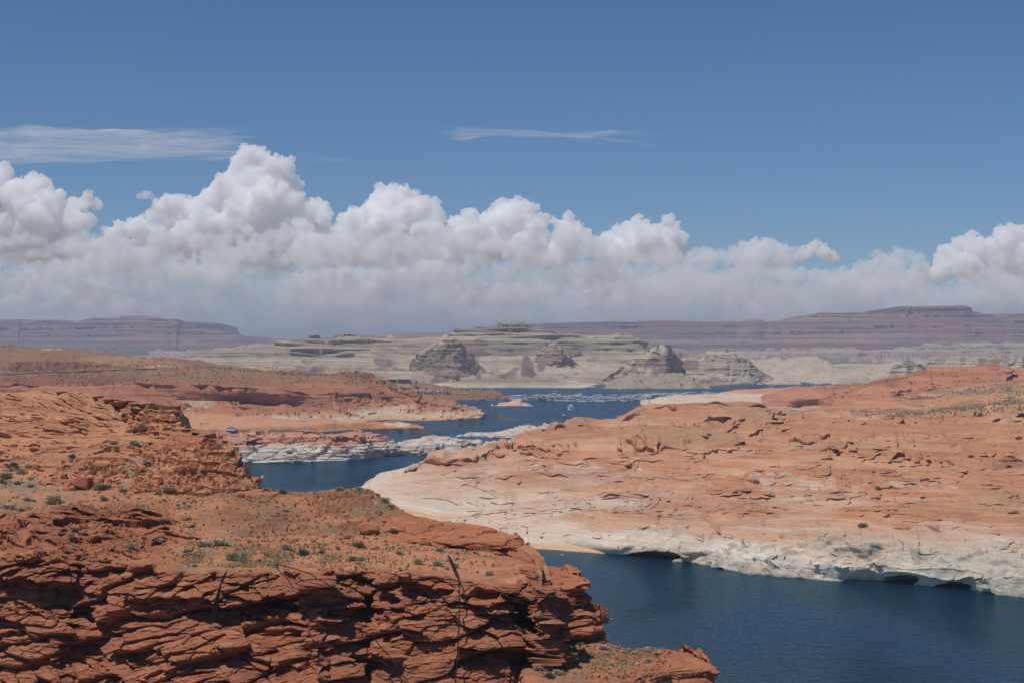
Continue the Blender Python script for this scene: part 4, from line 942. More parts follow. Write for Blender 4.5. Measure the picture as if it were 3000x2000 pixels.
outcrop("rock_ledge", 1530, 1757, [
    crv([(1530, 1764), (1660, 1760), (1705, 1763), (1722, 1773), (1745, 1791), (1757, 1816)], d=[(1530, 256), (1705, 255), (1757, 252)]),
    crv([(1530, 1798), (1660, 1788), (1705, 1788), (1740, 1800), (1757, 1822)], d=[(1530, 247), (1660, 246.5), (1757, 250)]),
    crv([(1530, 1850), (1660, 1842), (1740, 1842), (1757, 1845)], d=[(1530, 246.5), (1660, 246), (1757, 249)]),
    crv([(1530, 1898), (1660, 1888), (1740, 1880), (1757, 1872)], d=[(1530, 247), (1660, 247), (1757, 250)])], [26, 34, 34], 201, 'blocky red ledge with dark hollows below the flat ledge', amp=1.2)
outcrop("low_bench", 1540, 2096, [
    crv([(1540, 1866), (1700, 1864), (1752, 1860), (1770, 1868), (1800, 1885), (1850, 1899), (1900, 1898), (1960, 1903), (2030, 1915), (2060, 1930), (2085, 1948), (2096, 1962)], d=[(1540, 252), (1752, 252), (1800, 250), (1900, 248), (2030, 245), (2060, 242), (2096, 236)]),
    crv([(1540, 1925), (1700, 1922), (1900, 1926), (2000, 1934), (2060, 1946), (2096, 1963)], z=[(1540, 51.2), (1800, 51), (2000, 50.4), (2096, 49.9)]),
    crv([(1540, 1990), (1800, 1982), (1930, 1966), (2000, 1962), (2060, 1960), (2096, 1966)], z=[(1540, 50.8), (1930, 50.4), (2096, 49.9)]),
    crv([(1540, 2010), (1800, 1998), (1950, 1982), (2060, 1976), (2096, 1974)], d=[(1540, 222), (1800, 225), (1950, 231.5), (2096, 235)]),
    crv([(1540, 2200), (1900, 2200), (2060, 2100), (2096, 2080)], d=[(1540, 214), (1900, 222), (2096, 232)])], [40, 50, 18, 60], 211, 'low gravelly bench with a cracked slab end above the water', grav=[(1700, 1930, 260, 66, 1), (1850, 1925, 110, 34, .8)], wr=20, amp=.55)
# ------------------------------------------------------------------ clouds
def grid_mesh(name, arr, origin, vs, iso=0.0):
    import openvdb
    g = openvdb.FloatGrid(1e3)
    g.copyFromArray(np.ascontiguousarray(arr.astype(np.float32)))
    g.transform = openvdb.createLinearTransform(voxelSize=vs)
    pts, tris, quads = g.convertToPolygons(iso, 0.0)
    pts = pts + np.asarray(origin)
    return pts, tris, quads

def np_mesh(name, pts, tris, quads):
    me = bpy.data.meshes.new(name)
    nq, nt = len(quads), len(tris)
    me.vertices.add(len(pts))
    me.vertices.foreach_set("co", np.asarray(pts, np.float32).ravel())
    me.loops.add(nq * 4 + nt * 3)
    idx = np.concatenate([np.asarray(quads, np.int32).ravel(), np.asarray(tris, np.int32).ravel()])
    me.loops.foreach_set("vertex_index", idx.astype(np.int32))
    me.polygons.add(nq + nt)
    st = np.concatenate([np.arange(nq) * 4, nq * 4 + np.arange(nt) * 3]).astype(np.int32)
    me.polygons.foreach_set("loop_start", st)
    me.polygons.foreach_set("use_smooth", np.ones(nq + nt, bool))
    me.update(calc_edges=True)
    me.validate()
    return me

def cumulus(blobs, dist, seed, vs, levels=3, flat=None):
    """blobs: (x px, y px, r px); returns points and faces of one billowing closed surface."""
    rng = np.random.default_rng(seed)
    k = dist / FPX
    sph = []
    for bx, by, br in blobs:
        c = np.array([(bx - 1500) * k, dist + rng.uniform(-.6, .6) * br * k, CAM_H - (by - 1000) * k])
        sph.append((c, br * k * .86))
    cur = list(sph)
    for lv in range(levels):
        new = []
        for c, r in cur:
            n = (16, 14, 10)[lv]
            for i in range(n):
                v = rng.normal(size=3); v[1] *= .8
                v /= np.linalg.norm(v)
                if v[2] < -.45: continue
                f = rng.uniform(.24, .46)
                new.append((c + v * r * rng.uniform(.82, 1.02), r * f))
        sph += new
        cur = new
    sph = [(c, r) for c, r in sph if r > vs * .9]
    P = np.array([s[0] for s in sph]); R = np.array([s[1] for s in sph])
    lo = (P - R[:, None]).min(0) - 4 * vs; hi = (P + R[:, None]).max(0) + 4 * vs
    n = np.ceil((hi - lo) / vs).astype(int) + 1
    A = np.full(n, 4 * vs, np.float32)
    for c, r in zip(P, R):
        rr = r + 3 * vs
        a = np.maximum(np.floor((c - rr - lo) / vs).astype(int), 0)
        b = np.minimum(np.ceil((c + rr - lo) / vs).astype(int) + 1, n)
        gx = (lo[0] + np.arange(a[0], b[0]) * vs - c[0]) ** 2
        gy = (lo[1] + np.arange(a[1], b[1]) * vs - c[1]) ** 2
        gz = (lo[2] + np.arange(a[2], b[2]) * vs - c[2]) ** 2
        d = np.sqrt(gx[:, None, None] + gy[None, :, None] + gz[None, None, :]) - r
        blk = A[a[0]:b[0], a[1]:b[1], a[2]:b[2]]
        np.minimum(blk, d, out=blk)
    if flat is not None:                       # level base
        zb = CAM_H - (flat - 1000) * k
        z = lo[2] + np.arange(n[2]) * vs
        A = np.maximum(A, (zb - z)[None, None, :])
    # fine ragged edge
    ii = np.argwhere(np.abs(A) < 4 * vs)
    q = lo + ii * vs
    f = vs * 7.
    A[ii[:, 0], ii[:, 1], ii[:, 2]] += (3.2 * vs * (np.abs(fbm(q[:, 0] / f, q[:, 1] / f, q[:, 2] / f, 3, seed)) - .25)).astype(np.float32)
    for _ in range(0):
        for ax in range(3):
            A = (np.roll(A, 1, ax) + 2 * A + np.roll(A, -1, ax)) * .25
    return grid_mesh('cloud', A, lo, vs)

def cloud_material(name, density, aniso=0.2, color=(1, 1, 1, 1)):
    m = bpy.data.materials.new(name); m.use_nodes = True
    nt = m.node_tree; nt.nodes.clear()
    out = nt.nodes.new("ShaderNodeOutputMaterial")
    v = nt.nodes.new("ShaderNodeVolumeScatter")
    v.inputs["Color"].default_value = color
    v.inputs["Density"].default_value = density
    v.inputs["Anisotropy"].default_value = aniso
    nt.links.new(v.outputs[0], out.inputs["Volume"])
    return m
def cloud_surface(name):
    m = bpy.data.materials.new(name); m.use_nodes = True
    nt = m.node_tree; nt.nodes.clear()
    out = nt.nodes.new("ShaderNodeOutputMaterial")
    a = nt.nodes.new("ShaderNodeBsdfDiffuse"); a.inputs[0].default_value = (.93,.93,.93,1)
    b = nt.nodes.new("ShaderNodeBsdfTranslucent"); b.inputs[0].default_value = (.93,.93,.93,1)
    mx = nt.nodes.new("ShaderNodeMixShader"); mx.inputs[0].default_value = .4
    nt.links.new(a.outputs[0], mx.inputs[1]); nt.links.new(b.outputs[0], mx.inputs[2])
    nt.links.new(mx.outputs[0], out.inputs["Surface"])
    return m
def cloud(label, blobs, dist, seed, vs, dens, levels=3, flat=None, col=(1, 1, 1, 1), aniso=-.3):
    p, tq, q = cumulus(blobs, dist, seed, vs, levels, flat)
    key = "cloud_air_%g_%g" % (1 / dens, col[0])
    m = bpy.data.materials.get(key) or cloud_material(key, dens, aniso, col)
    me = np_mesh("cloud", p, tq, q); me.materials.append(m)
    return tag(link("cloud", me), label, 'cloud', 'cumulus clouds along the horizon')
CD = 46000
V = 27
cloud('bright cumulus tower cut off by the left edge', [(-140, 590, 120), (-30, 540, 60), (15, 508, 32), (-5, 530, 40), (90, 540, 34), (122, 538, 28), (60, 580, 60), (150, 600, 50), (120, 650, 70), (200, 620, 40), (245, 600, 26), (258, 575, 18), (280, 600, 22), (30, 670, 80), (-60, 700, 110), (230, 660, 50), (90, 720, 80), (200, 730, 60), (270, 740, 50), ], CD, 301, V, 1 / 130, flat=850)
cloud('tallest white cumulus tower with a flat right shoulder', [(728, 456, 38), (705, 480, 36), (762, 462, 34), (800, 482, 34), (842, 486, 28), (852, 500, 22), (690, 520, 40), (740, 530, 64), (800, 540, 62), (850, 540, 34), (655, 556, 42), (625, 575, 40), (700, 590, 60), (780, 600, 70), (850, 590, 46), (600, 590, 30), (500, 598, 34), (470, 612, 30), (530, 602, 34), (565, 618, 38), (445, 634, 24), (510, 640, 44), (600, 650, 56), (700, 660, 70), (800, 660, 70), (890, 626, 48), (930, 612, 34), (950, 640, 30), (880, 680, 56), (940, 690, 40), (410, 670, 40), (360, 680, 34), (320, 700, 34), (460, 700, 60), (560, 710, 70), (680, 730, 80), (800, 730, 80), (900, 740, 60), (380, 750, 60), ], CD, 302, V, 1 / 130, flat=850)
cloud('tiny separate cloud puff in the blue gap', [(410, 575, 13), (428, 572, 17), (446, 580, 12)], CD, 303, 18, 1 / 300)
cloud('rounded cumulus tower left of the middle', [(1118, 562, 26), (1150, 558, 26), (1185, 562, 24), (1110, 590, 34), (1150, 600, 50), (1205, 590, 34), (1240, 600, 28), (1272, 600, 22), (1220, 630, 54), (1280, 640, 34), (1090, 630, 46), (1040, 640, 34), (1010, 650, 26), (1150, 660, 70), (1060, 680, 56), (990, 690, 40), (1240, 690, 60), (1120, 730, 80), (1010, 740, 56), (1230, 750, 60), ], CD, 304, V, 1 / 130, flat=850)
cloud('domed cumulus tower in the middle', [(1510, 614, 34), (1470, 620, 34), (1545, 618, 32), (1440, 640, 30), (1500, 650, 56), (1570, 640, 26), (1598, 642, 18), (1560, 670, 50), (1625, 650, 16), (1668, 644, 24), (1650, 665, 26), (1690, 664, 20), (1715, 690, 22), (1660, 700, 46), (1380, 640, 32), (1345, 660, 34), (1400, 670, 46), (1310, 690, 36), (1350, 710, 56), (1440, 710, 66), (1540, 730, 76), (1640, 750, 60), (1300, 750, 46), ], CD, 305, V, 1 / 130, flat=850)
cloud('twin topped cumulus right of the middle', [(1872, 636, 14), (1866, 654, 22), (1890, 660, 20), (1845, 676, 30), (1815, 684, 28), (1790, 700, 30), (1765, 716, 26), (1890, 700, 46), (1930, 668, 18), (1968, 636, 12), (1955, 650, 22), (1975, 662, 22), (1960, 690, 38), (1995, 700, 26), (1990, 725, 30), (1850, 730, 54), (1950, 740, 56), (1780, 750, 46), ], CD, 306, V, 1 / 140, flat=850)
cloud('small low cumulus with a sunlit hump', [(2180, 722, 20), (2212, 716, 24), (2245, 714, 22), (2275, 724, 20), (2300, 735, 18), (2230, 740, 34), (2150, 740, 22), (2190, 755, 36), (2290, 760, 30), (2060, 752, 18), (2085, 746, 16), (2045, 764, 18), ], CD * .97, 307, 24, 1 / 200, flat=830)
cloud('pointed cumulus beside the small hump', [(2392, 714, 16), (2380, 728, 20), (2408, 726, 18), (2360, 745, 24), (2415, 745, 24), (2340, 755, 20), (2440, 756, 22), ], CD * .97, 308, 24, 1 / 130, flat=830)
cloud('big cumulus tower at the right edge', [(2848, 690, 18), (2838, 706, 22), (2870, 706, 20), (2812, 716, 28), (2850, 730, 40), (2780, 740, 32), (2765, 770, 32), (2900, 720, 30), (2935, 680, 24), (2965, 676, 24), (2950, 710, 42), (3000, 684, 30), (3060, 690, 40), (2900, 760, 56), (2820, 780, 50), (2990, 760, 66), (3090, 770, 90), (2750, 800, 36), (2880, 810, 50)], CD, 309, V, 1 / 150, flat=880)
cloud('faint rounded cloud bank left of the right tower', [(2660, 742, 16), (2674, 755, 20), (2630, 755, 32), (2580, 765, 34), (2690, 770, 30), (2610, 790, 46), (2540, 790, 36), (2700, 800, 40), (2570, 820, 44), (2660, 830, 50), (2500, 820, 36)], CD, 310, 36, 1 / 450, flat=880)
# the dim continuous bank under the towers
rng = np.random.default_rng(5)
for k, (x0, x1, y0, y1, n, dn, lab) in enumerate([
    (-160, 420, 700, 900, 56, 300, 'dim grey cloud bank under the left tower'), (330, 980, 690, 900, 60, 300, 'dim grey cloud bank under the tallest tower'),
    (900, 1380, 690, 900, 56, 300, 'dim cloud bank under the rounded tower'), (1300, 1800, 690, 900, 56, 300, 'dim cloud bank under the domed tower'),
    (1720, 2260, 735, 920, 50, 380, 'dim lilac cloud bank low on the right'), (2150, 2480, 790, 930, 34, 380, 'pale pink low cloud heap right of the middle'),
    (2420, 3160, 785, 930, 56, 420, 'flat dim cloud bank under the right tower'),
    (-150, 1000, 785, 975, 120, 700, 'faint low cloud streaks over the left mesa'), (900, 2000, 790, 975, 120, 700, 'faint low cloud streaks over the pale plateau'), (1900, 3150, 830, 965, 120, 760, 'faint low cloud streaks over the right tableland')]):
    bl = []
    for i in range(n):
        x = rng.uniform(x0, x1); f = rng.uniform(); y = y0 + (y1 - y0) * f; r = (rng.uniform(20, 50) if k < 7 else rng.uniform(34, 70))
        r *= .75
        bl.append((x, y, r)); bl.append((x + r * 1.2, y + 4, r * .8)); bl.append((x - r * 1.2, y + 4, r * .75)); bl.append((x + r * 2.2, y + 7, r * .55)); bl.append((x - r * 2.3, y + 7, r * .55))
    cloud(lab, bl, CD * (.86 + .03 * (k % 3)), 330 + k, 44, 1 / dn, 3 if k < 7 else 1, flat=y1 + 60, col=(.95, .97, 1, 1) if k < 7 else (.90, .95, 1, 1))

def cirrus(label, x0, x1, y0, y1, alt, seed, dens, edge):
    """thin sheet of ice cloud lying level high up, streaky and see-through."""
    d0, d1 = (alt - CAM_H) * FPX / (1000 - y0), (alt - CAM_H) * FPX / (1000 - y1)
    nx, ny = 90, 24
    P = np.zeros((ny, nx, 3))
    for j in range(ny):
        d = d0 + (d1 - d0) * (1 - j / (ny - 1))
        P[j, :, 0] = (np.linspace(x0, x1, nx) - 1500) / FPX * (d0 + d1) / 2; P[j, :, 1] = d
    P[..., 2] = alt + 160 * fbm(P[..., 0] / 2500, P[..., 1] / 2500, 0 * P[..., 0], 3, seed)
    m = bpy.data.materials.new("ice_cloud"); m.use_nodes = True
    nt = m.node_tree; nt.nodes.clear(); N, L = nt.nodes, nt.links
    out = N.new("ShaderNodeOutputMaterial"); tr = N.new("ShaderNodeBsdfTransparent"); di = N.new("ShaderNodeBsdfTranslucent"); d2 = N.new("ShaderNodeBsdfDiffuse")
    di.inputs[0].default_value = (.9, .92, .95, 1); d2.inputs[0].default_value = (.9, .92, .95, 1)
    ad = N.new("ShaderNodeMixShader"); L.new(di.outputs[0], ad.inputs[1]); L.new(d2.outputs[0], ad.inputs[2])
    tc = N.new("ShaderNodeTexCoord"); mp = N.new("ShaderNodeMapping"); mp.inputs["Scale"].default_value = (1.3 * (x1 - x0) / 600, 4.5, 1); mp.inputs["Location"].default_value = (seed, seed * .7, 0)
    no = N.new("ShaderNodeTexNoise"); no.inputs["Scale"].default_value = 1.6; no.inputs["Detail"].default_value = 8; no.inputs["Roughness"].default_value = .6; no.inputs["Distortion"].default_value = .5
    L.new(tc.outputs["Generated"], mp.inputs[0]); L.new(mp.outputs[0], no.inputs["Vector"])
    sp = N.new("ShaderNodeSeparateXYZ"); L.new(tc.outputs["Generated"], sp.inputs[0])
    def ramp(src, pts):
        r = N.new("ShaderNodeValToRGB"); r.color_ramp.elements[0].position, r.color_ramp.elements[0].color = pts[0][0], (pts[0][1],) * 3 + (1,)
        r.color_ramp.elements[1].position, r.color_ramp.elements[1].color = pts[-1][0], (pts[-1][1],) * 3 + (1,)
        for p, v in pts[1:-1]:
            e = r.color_ramp.elements.new(p); e.color = (v, v, v, 1)
        L.new(src, r.inputs[0]); return r.outputs[0]
    def mul(a, b):
        n = N.new("ShaderNodeMath"); n.operation = 'MULTIPLY'; L.new(a, n.inputs[0]); L.new(b, n.inputs[1]); return n.outputs[0]
    def add(a, b):
        n = N.new("ShaderNodeMath"); n.operation = 'ADD'; L.new(a, n.inputs[0]); L.new(b, n.inputs[1]); return n.outputs[0]
    ex = ramp(sp.outputs[0], edge[0]); ey = ramp(sp.outputs[1], edge[1])
    sh = mul(ex, ey)
    n2 = N.new("ShaderNodeMapRange"); n2.inputs[1].default_value = .3; n2.inputs[2].default_value = .7; n2.inputs[3].default_value = -.62; n2.inputs[4].default_value = .28; n2.clamp = False
    L.new(no.outputs["Fac"], n2.inputs[0])
    fac = ramp(add(sh, n2.outputs[0]), [(.02, 0), (.45, dens * .5), (1, dens)])
    mx = N.new("ShaderNodeMixShader"); L.new(fac, mx.inputs[0]); L.new(tr.outputs[0], mx.inputs[1]); L.new(ad.outputs[0], mx.inputs[2])
    L.new(mx.outputs[0], out.inputs["Surface"])
    tag(link("cloud", quad_mesh("cloud", P, None, m)), label, 'cloud', 'thin high ice clouds')
cirrus('long thin veil cloud high on the left', -500, 790, 366, 482, 8200, 3, .55, ([(0, 1), (.72, 1), (.9, .75), (1, 0)], [(0, 0), (.16, .95), (.7, 1), (1, 0)]))
cirrus('narrow feathery streak of high cloud in the middle', 1285, 1950, 374, 424, 8600, 8, .38, ([(0, 0), (.1, .9), (.6, .95), (1, 0)], [(0, 0), (.3, 1), (.55, .8), (1, 0)]))
cirrus('faint wisp of high cloud beside the tallest tower', 890, 1030, 450, 480, 8300, 5, .22, ([(0, 0), (.3, .8), (.7, .8), (1, 0)], [(0, 0), (.5, 1), (.6, 1), (1, 0)]))
SC.cycles.volume_bounces = 90
SC.cycles.max_bounces = 92
# ------------------------------------------------------------------ mesh pieces
class MB:
    """collects shapes for one mesh object."""
    def __init__(s): s.v, s.f = [], []
    def add(s, vs, fs):
        b = len(s.v); s.v += [tuple(v) for v in vs]; s.f += [tuple(i + b for i in f) for f in fs]
    def box(s, c, d, bev=0., taper=(1, 1), rz=0.):
        cx, cy, cz = c; x, y, z = d[0] / 2, d[1] / 2, d[2] / 2
        V = []
        for k, (t, zz) in enumerate(((1, -z), (1, z))):
            tx, ty = (1, 1) if k == 0 else taper
            for sx, sy in ((-1, -1), (1, -1), (1, 1), (-1, 1)):
                px, py = sx * x * tx, sy * y * ty
                V.append((cx + px * math.cos(rz) - py * math.sin(rz), cy + px * math.sin(rz) + py * math.cos(rz), cz + zz))
        s.add(V, [(3, 2, 1, 0), (4, 5, 6, 7), (0, 1, 5, 4), (1, 2, 6, 5), (2, 3, 7, 6), (3, 0, 4, 7)])
    def tube(s, pts, r, n=6, r2=None):
        pts = [Vector(p) for p in pts]; rings = []
        for i, p in enumerate(pts):
            t = (pts[min(i + 1, len(pts) - 1)] - pts[max(i - 1, 0)])
            t = t.normalized() if t.length > 1e-9 else Vector((0, 0, 1))
            a = t.orthogonal().normalized(); b = t.cross(a)
            rr = r if r2 is None else r + (r2 - r) * i / max(1, len(pts) - 1)
            rings.append([p + (a * math.cos(2 * math.pi * k / n) + b * math.sin(2 * math.pi * k / n)) * rr for k in range(n)])
        V = [v for ring in rings for v in ring]; F = []
        for i in range(len(pts) - 1):
            for k in range(n):
                F.append((i * n + k, i * n + (k + 1) % n, (i + 1) * n + (k + 1) % n, (i + 1) * n + k))
        F += [tuple(range(n))[::-1], tuple(range((len(pts) - 1) * n, len(pts) * n))]
        s.add(V, F)
    def prism(s, outline, z0, z1, scale_top=1.):
        n = len(outline)
        V = [(x, y, z0) for x, y in outline] + [(x * scale_top, y * scale_top, z1) for x, y in outline]
        s.add(V, [tuple(range(n))[::-1], tuple(range(n, 2 * n))] + [(i, (i + 1) % n, n + (i + 1) % n, n + i) for i in range(n)])
    def mesh(s, name, mat, smooth=False):
        me = bpy.data.meshes.new(name); me.from_pydata(s.v, [], s.f); me.materials.append(mat)
        if smooth: me.polygons.foreach_set("use_smooth", np.ones(len(me.polygons), bool))
        me.update(); return me
    def build(s, name, mat, parent=None, smooth=False):
        return link(name, s.mesh(name, mat, smooth), parent)

def empty(name, loc=(0, 0, 0), rz=0.):
    o = link(name, None); o.location = loc; o.rotation_euler = (0, 0, rz); o.empty_display_size = .5
    return o

def copy_tree(o, parent=None):
    c = o.copy(); COL.objects.link(c)
    if parent: c.parent = parent
    for ch in list(o.children): copy_tree(ch, c)
    return c

def at(x, y, d): return Vector(((x - 1500) / FPX * d, d, CAM_H - (y - 1000) / FPX * d))
def on_water(x, y): return at(x, y, FPX * CAM_H / (y - 1000))
LAND = ["red_hill", "sand_spit", "brown_point", "rock_island", "pale_spit", "red_knolls", "rock_bar", "slickrock_shore", "sandstone_hill", "red_cliff", "rock_outcrop", "rock_ledge", "low_bench", "far_shore"]

# ------------------------------------------------------------------ shrubs
def leaf_mat(name, c, c2):
    m = bpy.data.materials.new(name); m.use_nodes = True
    nt = m.node_tree; b = nt.nodes["Principled BSDF"]; b.inputs["Roughness"].default_value = .8; b.inputs["Specular IOR Level"].default_value = .15
    geo = nt.nodes.new("ShaderNodeNewGeometry"); r = nt.nodes.new("ShaderNodeMix"); r.data_type = 'RGBA'
    r.inputs[6].default_value = (*c, 1); r.inputs[7].default_value = (*c2, 1)
    nt.links.new(geo.outputs["Random Per Island"], r.inputs[0]); nt.links.new(r.outputs[2], b.inputs["Base Color"])
    return m
LEAF = {'grey': leaf_mat("sage_leaf", (.42, .365, .26), (.60, .53, .40)), 'green': leaf_mat("green_leaf", (.24, .25, .13), (.42, .41, .23)),
        'olive': leaf_mat("olive_leaf", (.34, .30, .18), (.52, .46, .31)), 'dark': leaf_mat("dark_leaf", (.16, .155, .11), (.3, .28, .22)),
        'brown': leaf_mat("twig_leaf", (.30, .22, .155), (.44, .35, .27)), 'yellow': leaf_mat("straw_leaf", (.24, .21, .08), (.36, .31, .14))}
def shrub_mesh(kind, shape, seed):
    rng = np.random.default_rng(seed); m = MB()
    n = {'dome': 230, 'tuft': 120, 'low': 200, 'tall': 230}[shape]
    for i in range(n):
        a = rng.uniform(0, 2 * math.pi); u = rng.uniform(0, 1)
        if shape == 'tuft': el = math.radians(rng.uniform(45, 88)); L = rng.uniform(.45, .95)
        elif shape == 'low': el = math.radians(rng.uniform(8, 70)); L = rng.uniform(.3, .6)
        elif shape == 'tall': el = math.radians(rng.uniform(25, 88)); L = rng.uniform(.5, 1.1)
        else: el = math.radians(rng.uniform(5, 85)); L = rng.uniform(.4, .72)
        d = np.array([math.cos(a) * math.cos(el), math.sin(a) * math.cos(el), math.sin(el)])
        root = np.array([math.cos(a) * .18 * u, math.sin(a) * .18 * u, 0])
        tip = root + d * L; s0 = root + d * L * rng.uniform(.35, .7)
        w = rng.uniform(.03, .06) * (1.5 if shape != 'tuft' else .6)
        side = np.cross(d, rng.normal(size=3)); side /= np.linalg.norm(side) + 1e-6
        if i % 3 == 0:                                   # a twig from the root
            m.add([root - side * .012, root + side * .012, tip], [(0, 1, 2)])
        for j in range(1 if shape == 'tuft' else 3):     # leaf sprays along it
            c = s0 + (tip - s0) * rng.uniform(0, 1) + rng.normal(size=3) * .05
            c[2] = max(c[2], .02)
            sd = rng.normal(size=3); sd /= np.linalg.norm(sd)
            up = d * (.16 if shape != 'tuft' else .4)
            m.add([c - sd * w, c + sd * w, c + up + sd * w * .4, c + up - sd * w * .4], [(0, 1, 2, 3)])
    return m.mesh("shrub", LEAF[kind])
SHRUB = {}
def shrub(x, y, w, kind, shape, label, group, z=1., name='shrub'):
    p, n = stand(x, y, LAND, 5.)
    key = (kind, shape, random.randint(0, 3))
    if key not in SHRUB: SHRUB[key] = shrub_mesh(kind, shape, hash(key[1]) % 97 + key[2] * 7 + len(SHRUB))
    o = link(name, SHRUB[key]); o.location = p - Vector((0, 0, .04))
    s = w / FPX * p[1] / 1.15
    o.scale = (s, s, s * z); o.rotation_euler = (0, 0, random.uniform(0, 6.28))
    return tag(o, label, 'shrub' if name == 'shrub' else 'grass', group)
random.seed(4)
GH, GB, GS, GR, GL = 'shrubs on the tan hill', 'brush on the foreground bench', 'shrubs along the gravel shelf', 'shrubs on the right shore', 'shrubs on the low bench'
